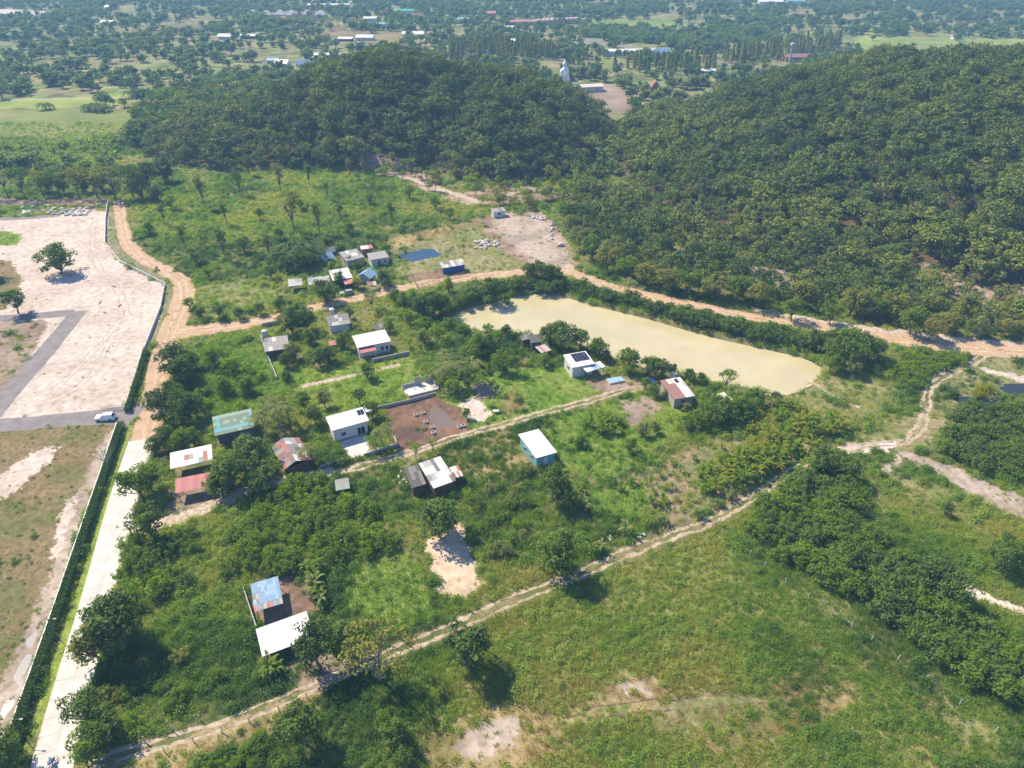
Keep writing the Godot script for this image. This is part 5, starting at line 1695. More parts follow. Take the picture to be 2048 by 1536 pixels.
func make_banana(kind: String, stems: int) -> void:
	var lf := Leaves.new(rng)
	var st := SurfaceTool.new()
	st.begin(Mesh.PRIMITIVE_TRIANGLES)
	for s in stems:
		var at := Vector3.ZERO if s == 0 else Vector3(rng.randf_range(-0.9, 0.9), 0, rng.randf_range(-0.9, 0.9))
		var tall := rng.randf_range(1.3, 1.9) * (1.0 if s == 0 else 0.8)
		tube(st, [at - Vector3.UP * 0.2, at + Vector3(0.05, tall, 0)], [0.14, 0.08], 6)
		for i in 9:
			var a := TAU * i / 9.0 * 2.0 + rng.randf() * 0.6
			var dir := Vector3(cos(a), 0, sin(a))
			var L := rng.randf_range(1.5, 2.2)
			var lift := rng.randf_range(0.35, 1.7)
			var pts := []
			for k in 6:
				var q := k / 5.0
				pts.append(at + Vector3.UP * tall + dir * L * q * (0.9 - 0.1 * q) + Vector3.UP * L * (lift * q - (0.6 + 0.35 * lift) * q * q))
			lf.strip(pts, [0.04, 0.14, 0.21, 0.21, 0.15, 0.03], Vector3(-dir.z, 0, dir.x), rng.randf_range(0.75, 1.25))
	st.generate_normals()
	if not P.has(kind): P[kind] = []
	P[kind].append([lf.mesh(), st.commit(), 3.2])

func tuft(kind: String, blades: int, spread: float, tall: float, wide: float, lean: float) -> void:
	var lf := Leaves.new(rng)
	for i in blades:
		var a := rng.randf() * TAU
		var p := Vector3(cos(a), 0, sin(a)) * spread * sqrt(rng.randf())
		var h := tall * rng.randf_range(0.5, 1.1)
		lf.blade(p, p + Vector3(rng.randf_range(-lean, lean), h, rng.randf_range(-lean, lean)), wide, rng.randf_range(0.75, 1.25))
	if not P.has(kind): P[kind] = []
	P[kind].append([lf.mesh(), null, tall])

func weed(kind: String, leaves: int, r: float, h: float, ll: float, lw: float) -> void:
	var lf := Leaves.new(rng)
	for i in leaves:
		var d := Leaves.any(rng)
		d.y = absf(d.y)
		var f := pow(rng.randf(), 0.4)
		lf.leaf(Vector3(d.x * r * f, 0.05 + d.y * h * f, d.z * r * f), d + Vector3.UP * 0.6 + Leaves.any(rng) * 0.8, ll * rng.randf_range(0.7, 1.3), lw * rng.randf_range(0.7, 1.3), rng.randf_range(0.75, 1.25))
	if not P.has(kind): P[kind] = []
	P[kind].append([lf.mesh(), null, h])

func make_plants() -> void:
	tints = {"d": leaf_mat(Color(0.138, 0.213, 0.047), 0.6), "m": leaf_mat(Color(0.215, 0.312, 0.051), 0.7), "g": leaf_mat(Color(0.328, 0.437, 0.057), 0.8), "o": leaf_mat(Color(0.301, 0.298, 0.071), 0.6),
		"e": leaf_mat(Color(0.243, 0.276, 0.092), 0.6), "y": leaf_mat(Color(0.488, 0.473, 0.067), 0.8), "k": leaf_mat(Color(0.093, 0.151, 0.037), 0.5)}
	M.any_leaf = leaf_mat(Color.WHITE, 0.7)
	M.wood_leaf = leaf_mat(Color.WHITE, 0.42)
	M.stem = mottled(lin(0.12, 0.14, 0.05), lin(0.22, 0.22, 0.10), 1.0, 63)
	M.pale_bark = mottled(lin(0.20, 0.17, 0.14), lin(0.42, 0.38, 0.33), 1.5, 62)
	for k in 3:
		make_tree("broad", 3.4, 2.7, 4.3, 46, 38, 0.25, 0.14, 1.05, 0.8, 0.20)
		make_tree("round", 2.9, 3.0, 3.5, 50, 40, 0.25, 0.135, 1.0, 0.85, 0.20)
		make_tree("airy", 4.0, 2.5, 5.8, 46, 26, 0.23, 0.11, 0.9, 0.6, 0.18)
		make_tree("tall", 2.3, 4.2, 7.2, 40, 26, 0.25, 0.12, 0.8, 0.9, 0.18)
		make_tree("shrub", 2.0, 1.35, 1.4, 34, 26, 0.19, 0.10, 0.6, 0.8, 0.06)
		make_conifer("conifer")
	for k in 4:
		make_tree("distant", 3.2, 3.0, 2.9, 18, 14, 0.66, 0.42, 1.35, 0.95, 0.22)
	make_tree("forest", 3.0, 2.3, 3.9, 20, 32, 0.32, 0.19, 1.2, 0.9, 0.14)
	make_tree("forest", 2.1, 2.9, 4.4, 18, 30, 0.30, 0.18, 1.0, 0.95, 0.13)
	make_tree("forest", 4.0, 1.8, 4.4, 26, 28, 0.32, 0.17, 1.15, 0.6, 0.16)
	make_tree("forest", 2.5, 2.0, 2.8, 14, 36, 0.36, 0.22, 1.15, 0.9, 0.12)
	make_tree("forest", 3.3, 2.6, 4.6, 16, 40, 0.30, 0.18, 1.45, 0.85, 0.15)
	make_tree("forest", 2.6, 2.4, 4.2, 24, 14, 0.30, 0.13, 0.8, 0.8, 0.14)
	for k in 2:
		make_palm("coconut", 6.0, 15, 3.4, 0.15)
		make_palm("oil_palm", 2.2, 22, 4.2, 0.32)
		make_banana("banana", 1)
		make_banana("banana", 3)
		tuft("grass", 22, 0.45, 0.42, 0.03, 0.25)
		tuft("straw", 22, 0.5, 0.55, 0.02, 0.45)
		tuft("reed", 34, 0.5, 0.8, 0.05, 0.55)
		weed("weed", 64, 0.58, 0.7, 0.105, 0.05)
		weed("bush", 170, 1.0, 1.25, 0.14, 0.075)
		weed("fill", 60, 1.6, 2.0, 0.36, 0.22)

func grow(called: String, label: String, group: String, kind: String, at: Vector3, height: float, tint: Material, category := "tree", bark: Material = null, squash := 1.0) -> Node3D:
	var v: Array = P[kind][rng.randi() % P[kind].size()]
	var t := thing(called, label, category, at, rng.randf() * TAU, group)
	var s: float = height / v[2]
	t.scale = Vector3(s * squash, s, s * squash)
	part("crown", v[0], tint, t)
	if v[1]: part("trunk", v[1], bark if bark else M.bark, t)
	return t

# LIST: u, v at the foot, height, tint ...
func stand(called: String, label: String, group: String, kind: String, list: Array, squash := 1.0, category := "tree", bark: Material = null) -> void:
	for i in range(0, list.size(), 4):
		var p := land(list[i], list[i + 1])
		var say: String = label if list.size() <= 4 else label + ", " + LOOK[list[i + 3]]
		grow(called, say, group if list.size() > 4 else "", kind, p, list[i + 2], tints[list[i + 3]], category, bark, squash * rng.randf_range(0.92, 1.08))
		block(circle(p, 0.6))

const LOOK := {"d": "deep green", "m": "mid green", "g": "bright green", "o": "olive green", "e": "greyish green", "y": "yellowish green", "k": "blackish green"}

func sized(h: float, lo: float, hi: float) -> String:
	return "low" if h < lo + (hi - lo) * 0.33 else "tall" if h > lo + (hi - lo) * 0.67 else "middling"

func circle(p: Vector3, r: float) -> PackedVector2Array:
	var out := PackedVector2Array()
	for k in 8: out.append(Vector2(p.x + cos(TAU * k / 8) * r, p.z + sin(TAU * k / 8) * r))
	return out

func put_trees() -> void:
	# the sand lot
	stand("lot_tree", "lone wide dark tree standing on the open pale sand lot", "", "round", [124, 548, 10.5, "d"], 1.35)
	stand("lot_tree", "small round tree on the sand lot beside the asphalt junction", "", "broad", [37, 628, 8.0, "d"], 1.0)
	stand("lot_tree", "bushy tree at the overgrown corner of the sand lot", "lot corner trees", "round", [-22, 560, 9.0, "d"], 1.2)
	stand("row_tree", "tall loose-crowned tree in the row beyond the sand lot's rail fence", "tree row beyond the sand lot", "airy", [-20, 396, 14, "o", 18, 397, 13, "e", 52, 398, 14, "d", 88, 395, 12, "o", 122, 396, 13, "d", 160, 398, 14, "o", 196, 397, 13, "o", 232, 398, 15, "e", 268, 396, 15, "d"])
	stand("row_tree", "dense dark tree behind the row beyond the sand lot's rail fence", "dark trees behind the lot row", "round", [100, 386, 8, "k", 130, 388, 8, "k", 168, 386, 8, "k", 205, 385, 9, "d", 300, 378, 12, "k", 330, 365, 12, "k", 285, 400, 12, "d", 318, 405, 8, "d"])
	stand("pole_tree", "slender tall tree rising from the green scrub west of the compound", "tall trees in the scrub", "tall", [411, 417, 14, "o", 480, 392, 12, "d", 562, 388, 14, "o", 590, 462, 15, "o", 640, 470, 13, "o", 500, 352, 10, "d", 455, 452, 9, "d", 372, 502, 10, "d", 452, 520, 12, "d", 540, 522, 10, "e", 655, 402, 9, "m", 700, 350, 8, "o", 330, 452, 9, "e", 430, 330, 10, "d", 620, 372, 10, "d"])
	stand("scrub_tree", "low bushy tree in the green scrub west of the compound", "low trees in the scrub", "broad", [300, 470, 5, "m", 345, 420, 6, "m", 520, 440, 5, "m", 600, 420, 5, "g", 680, 430, 5, "m", 740, 410, 5, "m", 820, 400, 6, "m", 870, 420, 6, "m", 900, 440, 5, "m", 560, 480, 5, "m", 490, 505, 6, "d", 420, 560, 4, "m", 395, 530, 5, "m", 610, 540, 7, "d", 575, 545, 6, "d", 545, 560, 5, "d", 660, 500, 5, "d", 700, 470, 5, "m", 620, 500, 6, "d", 405, 640, 4, "d", 440, 640, 4.5, "d", 480, 640, 4, "d", 520, 630, 4, "d", 560, 622, 4, "d", 380, 620, 4, "m"])
	stand("slim_tree", "slim dark tree at the yellow grass edge above the fish pond", "", "tall", [786, 452, 9.5, "k"], 0.9)
	# compound and dirt road
	stand("yard_tree", "round dark shade tree on the roadside before the compound", "", "round", [654, 608, 8.5, "d"], 1.15)
	stand("yard_tree", "round clipped tree at the end of the green shade net", "", "round", [768, 574, 6.0, "d"])
	stand("yard_tree", "feathery umbrella tree on the south side of the dirt road", "", "airy", [745, 622, 6.5, "m"])
	stand("yard_tree", "small bright round tree on the verge opposite the cowshed", "", "round", [897, 587, 5.5, "g"], 0.85)
	stand("yard_tree", "yellowish bush tree beside the red awning of the compound", "", "round", [716, 580, 4.5, "y"], 0.9)
	stand("yard_tree", "little dark tree between the compound roofs", "trees between the compound roofs", "round", [680, 575, 5.5, "d", 716, 545, 4.5, "d", 664, 540, 3.5, "g", 700, 532, 3.5, "e"])
	stand("bank_tree", "dense dark tree at the pond's far left corner", "trees at the pond's corner", "round", [848, 630, 7, "d", 868, 632, 8, "d", 830, 622, 6, "d", 885, 628, 7, "k", 808, 612, 5, "m", 790, 606, 5, "m"])
	stand("bank_tree", "tall dark tree between the dirt road and the pond's tip", "", "round", [984, 602, 9.5, "d"], 1.0)
	stand("bank_tree", "bushy tree where the dirt road meets the gravel clearing", "trees by the clearing road", "broad", [1060, 566, 7, "d", 1085, 568, 8, "d", 1105, 570, 7, "d", 1030, 585, 4.5, "m", 1010, 600, 4, "m", 945, 606, 4, "m", 925, 612, 4, "m"])
	stand("pond_tree", "large full-crowned tree on the near pond bank beside the huts", "", "broad", [1128, 704, 9.0, "d"], 1.15)
	stand("pond_tree", "full round tree on the near pond bank", "near pond bank trees", "round", [1100, 695, 7, "d", 1160, 700, 6.5, "m", 1196, 715, 6.5, "m", 1212, 725, 4, "d", 1254, 746, 7.0, "m", 1296, 756, 6, "d", 1318, 760, 6, "d", 1342, 756, 4, "d", 1378, 764, 4, "d", 1012, 676, 4.5, "d", 955, 712, 6.5, "m", 975, 708, 6, "d", 1400, 770, 3.5, "m"])
	stand("pond_tree", "light feathery tree overhanging the pond beside the small hut", "", "airy", [1450, 786, 6.5, "m"], 0.85)
	stand("end_tree", "big leafy tree in the clump at the pond's right end", "clump at the pond's right end", "broad", [1672, 730, 8.5, "d", 1700, 740, 8, "m", 1728, 725, 8.5, "d", 1690, 715, 9, "m", 1655, 705, 7, "d", 1745, 715, 6, "d", 1660, 745, 6, "m", 1700, 755, 5, "e", 1625, 700, 6, "d"])
	stand("foot_tree", "light green tree along the dirt road at the big hill's foot", "trees along the road at the hill's foot", "broad", [1290, 572, 8, "o", 1330, 585, 8, "o", 1372, 590, 8.5, "m", 1420, 600, 8, "o", 1470, 604, 8.5, "m", 1512, 618, 8.5, "o", 1582, 642, 7.5, "m", 1657, 650, 7.5, "m", 1600, 615, 9, "o", 1700, 632, 9, "o", 1745, 640, 8, "m", 1820, 668, 8.5, "m", 1856, 680, 7.5, "o", 1890, 670, 7, "o", 1945, 675, 7, "e", 2000, 672, 6, "o", 1780, 640, 9, "o", 1860, 640, 8, "o", 1930, 635, 8, "e", 2010, 640, 8, "o", 2050, 668, 7, "o", 1250, 560, 8, "m", 1215, 540, 9, "o", 1180, 520, 9, "m", 1160, 500, 9, "e", 1140, 470, 8, "e", 1150, 440, 8, "o"])
	# the village
	stand("lane_tree", "tall dark tree at the bend of the dirt road", "dark trees at the road bend", "round", [352, 752, 10, "k", 372, 768, 8, "d", 385, 740, 6, "m"])
	stand("lane_tree", "dark broad tree beside the dirt road above the workshop", "dark trees above the workshop", "round", [330, 845, 9, "k", 365, 850, 9, "d", 395, 835, 7, "d", 350, 800, 6, "d"])
	stand("lane_tree", "leafy tree between the workshop and the concrete road", "trees left of the workshop", "round", [338, 900, 6.5, "d", 365, 905, 6.5, "m", 390, 895, 5, "m", 315, 905, 5, "d"])
	stand("lane_tree", "loose-crowned tree leaning over the concrete road by the carport", "roadside trees by the carport", "broad", [286, 1000, 8.5, "m", 308, 985, 6, "d"])
	stand("lane_tree", "dark tree on the corner of the concrete road and the lane", "", "broad", [310, 1080, 8.0, "d"], 0.95)
	stand("lane_tree", "huge dark mango-like tree between the carport and the rusty roof", "big dark trees by the carport", "round", [470, 975, 9.5, "d", 510, 950, 9, "d", 445, 990, 6, "d", 530, 985, 6, "d"], 1.2)
	stand("court_tree", "garden tree among the houses south of the dirt road", "garden trees south of the dirt road", "round", [585, 668, 8.5, "d", 615, 662, 7.5, "d", 600, 640, 6, "m", 690, 700, 6, "d", 660, 725, 5.5, "d", 640, 735, 5.5, "d", 590, 720, 5.5, "e", 575, 735, 5, "d", 735, 758, 5.0, "m", 575, 765, 3.2, "d", 470, 750, 5, "g", 430, 730, 5, "m", 500, 790, 5, "m", 450, 790, 5, "m", 620, 690, 5, "m", 700, 640, 4, "m", 780, 665, 4, "m", 820, 650, 4, "m", 850, 690, 5, "e"])
	stand("court_tree", "young tree in the grass around the unfinished house", "young trees near the unfinished house", "broad", [610, 820, 5, "d", 650, 815, 4.5, "e", 720, 808, 4.5, "d", 745, 838, 4.5, "d", 630, 850, 5, "d", 1000, 745, 6, "m", 940, 735, 6.5, "m", 905, 730, 5, "d", 1090, 735, 3.5, "m"])
	stand("court_tree", "small bright bush tree beside the mud pool", "", "round", [933, 840, 3.2, "m"], 0.8)
	stand("court_tree", "leafy papaya-like tree beside the patchwork house", "papaya-like trees by the patchwork house", "airy", [832, 918, 4.5, "g", 866, 905, 4.0, "g"], 0.75)
	stand("round_tree", "broad spiky-leaved round tree between the patchwork house and the sand patch", "", "round", [878, 1075, 8.5, "d"], 1.15)
	stand("tall_tree", "tall dark oval tree next to bananas below the turquoise cabin", "", "round", [1112, 1008, 9.5, "d"], 0.85)
	stand("tall_tree", "tall heavy dark tree casting shade over the cart track", "", "round", [1118, 1152, 10.5, "d"], 0.95)
	stand("field_tree", "lone dark tree with a straight trunk south of the cart track", "", "broad", [936, 1332, 9.0, "k"], 0.95)
	stand("field_tree", "wide airy tree with pale limbs beside the cart track", "", "airy", [762, 1368, 11.0, "o"], 1.05, "tree", M.pale_bark)
	stand("field_tree", "drooping dense tree over the white-roofed barn's end", "trees over the barn's end", "broad", [640, 1335, 9.5, "k", 700, 1320, 8.0, "d"], 0.9)
	stand("field_tree", "leaning dark tree below the cart track's lower end", "", "broad", [612, 1492, 8.5, "d"], 0.9)
	stand("field_tree", "bushy dark tree in the straw at the bottom of the field", "bushy trees in the straw", "round", [795, 1500, 6.0, "d", 812, 1545, 5.0, "d", 780, 1460, 4.5, "m"], 0.85)
	stand("road_tree", "big dark tree overhanging the concrete road", "big trees over the concrete road", "broad", [255, 1305, 11, "k", 240, 1270, 9, "d", 205, 1330, 8, "o"])
	stand("road_tree", "small-leaved tree beside the lower concrete road", "lower roadside trees", "broad", [185, 1450, 7, "d", 215, 1480, 6, "d", 200, 1520, 6, "m", 15, 1540, 7, "d", -15, 1500, 6, "d"])
	stand("garden_tree", "low garden bush tree by the bean beds", "bush trees by the bean beds", "round", [1286, 872, 3.6, "e", 1308, 868, 3.4, "e", 1160, 895, 3.2, "d", 1260, 905, 4, "m", 1330, 800, 3, "e", 1370, 830, 3, "e", 1305, 795, 4, "m", 1290, 780, 3.5, "m"])
	stand("bamboo_clump", "dense feathery bamboo clump below the pond house", "bamboo clumps below the pond house", "shrub", [1415, 850, 6, "d", 1440, 845, 7, "d", 1465, 835, 6.5, "m", 1395, 858, 5, "m", 1490, 825, 5.5, "m", 1510, 812, 5, "d", 1370, 862, 4, "m", 1430, 825, 5, "m"], 0.8, "bamboo")
	stand("lone_bush", "single round bush on the dry oval pasture", "", "round", [1887, 1032, 3.6, "d"], 0.8, "bush")
	stand("marsh_tree", "yellow-green tree standing in the dark marsh pool", "", "round", [1960, 800, 6.0, "y"], 1.0)
	stand("thicket_tree", "taller dark tree in the dense thicket beyond the fence", "taller trees in the thicket", "broad", [1860, 1180, 7, "k", 1890, 1210, 7, "d", 1640, 950, 6.5, "d", 1690, 960, 6, "d", 1990, 1140, 6, "d", 2010, 1120, 6, "m"])
	bare_tree()
	# palms
	stand("coconut_palm", "coconut palm beside the green-roofed workshop", "palms by the workshop", "coconut", [560, 862, 8, "e", 545, 840, 7, "e", 580, 850, 7, "m", 530, 870, 6.5, "e"], 1.1, "palm", M.pale_bark)
	stand("coconut_palm", "young coconut palm in a white house's garden", "palms by the white house", "coconut", [765, 892, 6, "e", 750, 905, 5, "m", 620, 935, 6, "e", 640, 925, 5.5, "m"], 1.0, "palm", M.pale_bark)
	stand("coconut_palm", "coconut palm in the grove beside the unfinished house", "palm grove by the unfinished house", "coconut", [880, 778, 7, "e", 905, 770, 7.5, "e", 930, 775, 7, "d", 945, 762, 7, "e", 865, 760, 6.5, "m", 890, 750, 6.5, "e", 915, 748, 6.5, "d", 955, 780, 6, "m", 900, 790, 5.5, "g"], 1.15, "palm", M.pale_bark)
	stand("oil_palm", "huge dark feather palm above the compound", "", "oil_palm", [600, 525, 11, "k"], 1.0, "palm")
	stand("oil_palm", "single pale feather palm on the pond's far bank", "", "coconut", [1254, 596, 7, "e"], 1.1, "palm", M.pale_bark)
	stand("oil_palm", "stout feather palm in the paddies beyond the orchard", "palms in the far paddies", "oil_palm", [192, 222, 6.5, "d", 180, 222, 5.8, "d", 205, 224, 6.5, "d", 204, 198, 6.5, "d", 318, 196, 7.9, "d", 265, 196, 6.5, "d", 355, 194, 7.9, "d", 275, 255, 7.2, "d", 262, 272, 6.5, "d", 290, 240, 6.5, "d", 245, 288, 6.5, "d", 93, 220, 5.8, "d"], 1.0, "palm")
	put_thickets()
	put_bananas()

func bare_tree() -> void:
	var st := SurfaceTool.new()
	st.begin(Mesh.PRIMITIVE_TRIANGLES)
	tube(st, [Vector3(0, -0.2, 0), Vector3(0.1, 1.2, 0), Vector3(0, 2.4, 0)], [0.16, 0.13, 0.11])
	var br := SurfaceTool.new()
	br.begin(Mesh.PRIMITIVE_TRIANGLES)
	for k in 9:
		var a := TAU * k / 9.0 + rng.randf() * 0.5
		var m := Vector3(cos(a) * 1.3, 3.6 + rng.randf(), sin(a) * 1.3)
		var e := m + Vector3(cos(a + 0.4) * 1.2, 1.0 + rng.randf(), sin(a + 0.4) * 1.2)
		tube(br, [Vector3(0, 2.2 + 0.05 * k, 0), m, e], [0.08, 0.05, 0.015], 5)
		for j in 4:
			var s := m.lerp(e, rng.randf())
			tube(br, [s, s + Vector3(rng.randf_range(-0.9, 0.9), rng.randf_range(0.1, 0.9), rng.randf_range(-0.9, 0.9))], [0.03, 0.008], 4)
	st.generate_normals()
	br.generate_normals()
	var t := thing("bare_tree", "leafless grey tree on the verge beside the long hedge", "tree", site(219, 940))
	part("trunk", st.commit(), M.pale_bark, t)
	part("branches", br.commit(), M.pale_bark, t)

func scatter(flat: Array, gap: float) -> PackedVector3Array:
	var poly := flat2(flat)
	var r := Rect2(poly[0], Vector2.ZERO)
	for p in poly: r = r.expand(p)
	var out := PackedVector3Array()
	var z := r.position.y
	while z < r.end.y:
		var x := r.position.x
		while x < r.end.x:
			var p := Vector2(x + rng.randf_range(-0.5, 0.5) * gap, z + rng.randf_range(-0.5, 0.5) * gap)
			if Geometry2D.is_point_in_polygon(p, poly) and busy_at(p.x, p.y) == 0:
				var q := Vector3(p.x, ground_h(p.x, p.y), p.y)
				if shown(q, 6.0): out.append(q)
			x += gap
		z += gap
	return out

func thicket(called: String, label: String, group: String, flat: Array, gap: float, lo: float, hi: float, mix: String, squash := 1.0) -> void:
	for p in scatter(flat, gap):
		var h := rng.randf_range(lo, hi)
		var k := mix[rng.randi() % mix.length()]
		grow(called, "%s %s %s" % [sized(h, lo, hi), LOOK[k], label], group, "shrub", p, h, tints[k], "shrub", null, squash)

func put_thickets() -> void:
	thicket("thicket_shrub", "feathery shrub in the thicket behind the weedy field's fence", "shrubs of the right thicket", [1475, 1005, 1560, 955, 1620, 925, 1690, 925, 1730, 990, 1750, 1080, 1880, 1190, 2000, 1270, 2060, 1340, 2060, 1420, 1960, 1385, 1800, 1268, 1640, 1165, 1510, 1085], 3.1, 2.8, 4.6, "dmmmdg")
	thicket("bamboo_shrub", "rounded dense shrub in the stand beside the marsh pool", "shrubs beside the marsh", [1868, 860, 1940, 822, 2070, 822, 2080, 960, 1960, 952, 1885, 905], 3.2, 2.8, 4.4, "ddmd")
	thicket("vine_shrub", "vine-covered shrub below the right end of the dirt road", "vine-covered shrubs", [1775, 745, 1800, 722, 1850, 705, 1935, 715, 1905, 742, 1850, 782, 1790, 778], 2.4, 1.5, 2.6, "gggm", 1.3)
	thicket("thicket_shrub", "shrub in the grown-over plot above the cattle yard", "shrubs above the cattle yard", [440, 1135, 465, 1060, 545, 985, 640, 962, 700, 985, 760, 1062, 840, 1085, 770, 1112, 620, 1140, 480, 1165], 3.1, 2.4, 4.0, "mgmgm")
	thicket("roadside_shrub", "shrub massed along the concrete road below the lane", "shrubs along the concrete road", [255, 1090, 330, 1062, 395, 1095, 400, 1170, 330, 1205, 300, 1260, 225, 1240], 3.4, 2.2, 3.6, "dmmg")
	thicket("roadside_shrub", "mixed shrub on the rough ground between the barn and the lower road", "shrubs by the lower road", [225, 1340, 330, 1290, 400, 1330, 470, 1350, 400, 1420, 250, 1480, 190, 1500], 4.4, 1.4, 2.6, "mgmo")
	thicket("bank_shrub", "shrub on the pond's steep far bank", "shrubs of the far pond bank", [1105, 560, 1150, 575, 1300, 610, 1440, 645, 1560, 670, 1640, 690, 1650, 708, 1560, 688, 1420, 658, 1300, 626, 1190, 598, 1130, 582, 1040, 580, 985, 592, 930, 606, 900, 622, 890, 612, 985, 580, 1050, 566], 2.6, 2.6, 4.4, "ddmdk")
	thicket("garden_shrub", "garden shrub in the green plot inside the road bend", "shrubs inside the road bend", [385, 700, 520, 668, 525, 720, 560, 775, 520, 815, 400, 850, 400, 760], 6.5, 1.6, 3.2, "mmgg")
	thicket("garden_shrub", "garden shrub on the overgrown bank left of the pond", "shrubs left of the pond", [780, 612, 880, 640, 1000, 668, 1030, 700, 960, 700, 840, 668, 770, 640], 4.8, 1.6, 3.2, "mmgg")
	thicket("bush_clump", "bush clump on the mown field south of the cart track", "bushes south of the cart track", [420, 1536, 520, 1470, 560, 1500, 560, 1560, 380, 1560], 2.4, 1.4, 2.2, "mgm")
	thicket("scrub_shrub", "scrub bush in the wild plot between the cabin and the sand patch", "bushes of the wild plot", [940, 970, 1060, 940, 1080, 1010, 1060, 1100, 1000, 1160, 960, 1080, 930, 1010], 4.2, 1.5, 2.8, "mmge")
	thicket("track_shrub", "shrub along the cart track below the banana plot", "shrubs along the banana plot", [1390, 1040, 1500, 970, 1590, 900, 1600, 920, 1520, 990, 1420, 1050], 2.6, 1.4, 2.4, "dme")

func banana(label: String, group: String, p: Vector3, lo: float, hi: float, k: String, squash: float) -> void:
	var h := rng.randf_range(lo, hi)
	grow("banana_plant", "%s %s %s" % [sized(h, lo, hi), LOOK[k], label], group, "banana", p, h, tints[k], "banana plant", M.stem, squash)

func put_bananas() -> void:
	var k := 0
	for p in scatter([1400, 950, 1520, 885, 1640, 835, 1700, 850, 1610, 910, 1560, 945, 1470, 985, 1400, 990], 2.1):
		banana("banana plant in the dense stand along the sandy track", "dense banana stand", p, 3.0, 4.4, "gyg"[k % 3], 1.0)
		k += 1
	for p in scatter([1235, 985, 1290, 950, 1440, 885, 1500, 890, 1420, 950, 1400, 1000, 1330, 1055, 1290, 1020], 3.2):
		banana("banana plant spaced out on the brown plot", "young banana plants", p, 1.3, 2.4, "gmg"[k % 3], 1.0)
		k += 1
	for p in scatter([1450, 850, 1540, 800, 1600, 800, 1590, 830, 1500, 870], 2.4):
		banana("banana plant between the bamboo and the black shelter", "bananas by the bamboo", p, 2.2, 3.4, "gmy"[k % 3], 1.0)
		k += 1
	for p in scatter([1165, 850, 1200, 830, 1250, 850, 1240, 880, 1195, 875], 2.6):
		banana("banana plant in the clump on the bright grass below the beds", "banana clump on the bright grass", p, 2.6, 3.6, "mg"[k % 2], 1.0)
		k += 1
	for g in [["banana plant beside the tall dark oval tree", "bananas by the oval tree", [1150, 1000, 1165, 1010, 1140, 1015, 1155, 985, 1170, 1022]], ["banana plant beside the cart track near the white sacks", "bananas by the sacks", [1185, 1108, 1250, 1070, 1295, 1050, 1310, 1040, 1200, 1100]],
			["banana plant along the cattle yard wall", "bananas by the cattle yard", [628, 1165, 634, 1180, 640, 1195, 622, 1150, 645, 1210, 632, 1140]], ["banana plant in the gardens south of the dirt road", "garden bananas", [690, 655, 705, 660, 720, 660, 820, 700, 835, 690, 890, 690, 845, 705, 560, 605, 500, 625, 580, 612]],
			["banana-like clump before the white-roofed barn", "clumps before the barn", [545, 1345, 552, 1352, 540, 1350]], ["banana plant under the feather palm above the compound", "bananas above the compound", [655, 500, 668, 505, 680, 498, 645, 505]],
			["banana plant in the thicket above the cattle yard", "bananas in the upper thicket", [665, 1085, 690, 1092, 715, 1062, 570, 1140]]]:
		for i in range(0, g[2].size(), 2):
			grow("banana_plant", g[0], g[1], "banana", site(g[2][i], g[2][i + 1]), rng.randf_range(2.6, 3.8), tints["mge"[i % 3]], "banana plant", M.stem, 1.0)
	for p in scatter([-60, 300, 60, 285, 130, 288, 235, 272, 240, 325, 100, 340, -60, 345], 5.5):
		banana("banana plant in the orchard beyond the tree row", "orchard bananas", p, 3.0, 4.5, "gm"[k % 2], 1.2)
		k += 1

# ---------------------------------------------------------------- woods and undergrowth
func many(called: String, label: String, category: String, kind: String, spots: Array, mat: Material, kind_meta := "stuff") -> void:
	# SPOTS: [Transform3D, Color]; one MultiMesh for each variant of the plant
	var n: int = P[kind].size()
	for v in n:
		for piece in 2:
			if P[kind][v][piece] == null: continue
			var mine := []
			for i in range(v, spots.size(), n): mine.append(spots[i])
			if mine.is_empty(): continue
			var mm := MultiMesh.new()
			mm.transform_format = MultiMesh.TRANSFORM_3D
			mm.use_colors = piece == 0
			mm.mesh = P[kind][v][piece]
			mm.instance_count = mine.size()
			for i in mine.size():
				mm.set_instance_transform(i, mine[i][0])
				if piece == 0: mm.set_instance_color(i, mine[i][1])
			var o := MultiMeshInstance3D.new()
			o.multimesh = mm
			o.material_override = mat if piece == 0 else M.bark
			if piece == 0:
				o.name = numbered(called)
				add_child(o)
				tag(o, label, category, "", kind_meta)
			else:
				o.name = numbered(called.replace("_trees", "") + "_trunks")
				add_child(o)
				tag(o, "trunks of the " + label, category, "", kind_meta)

func pose(p: Vector3, s: float, squash := 1.0) -> Transform3D:
	return Transform3D(Basis(Vector3.UP, rng.randf() * TAU) * Basis.from_scale(Vector3(s * squash, s, s * squash)), p)

func hidden_by_hill(p: Vector3) -> bool:
	# whether the land hides a point seen from the drone
	var e := Vector3(0, EYE, 0)
	for k in range(4, 40):
		var q := e.lerp(p, k / 40.0)
		if q.z > -150.0: continue
		if hill_h(q.x, q.z) + 3.0 > q.y: return true
	return false

func blendc(list: Array, t: float) -> Color:
	var f := clampf(t, 0, 0.999) * (list.size() - 1)
	return list[int(f)].lerp(list[int(f) + 1], f - int(f))

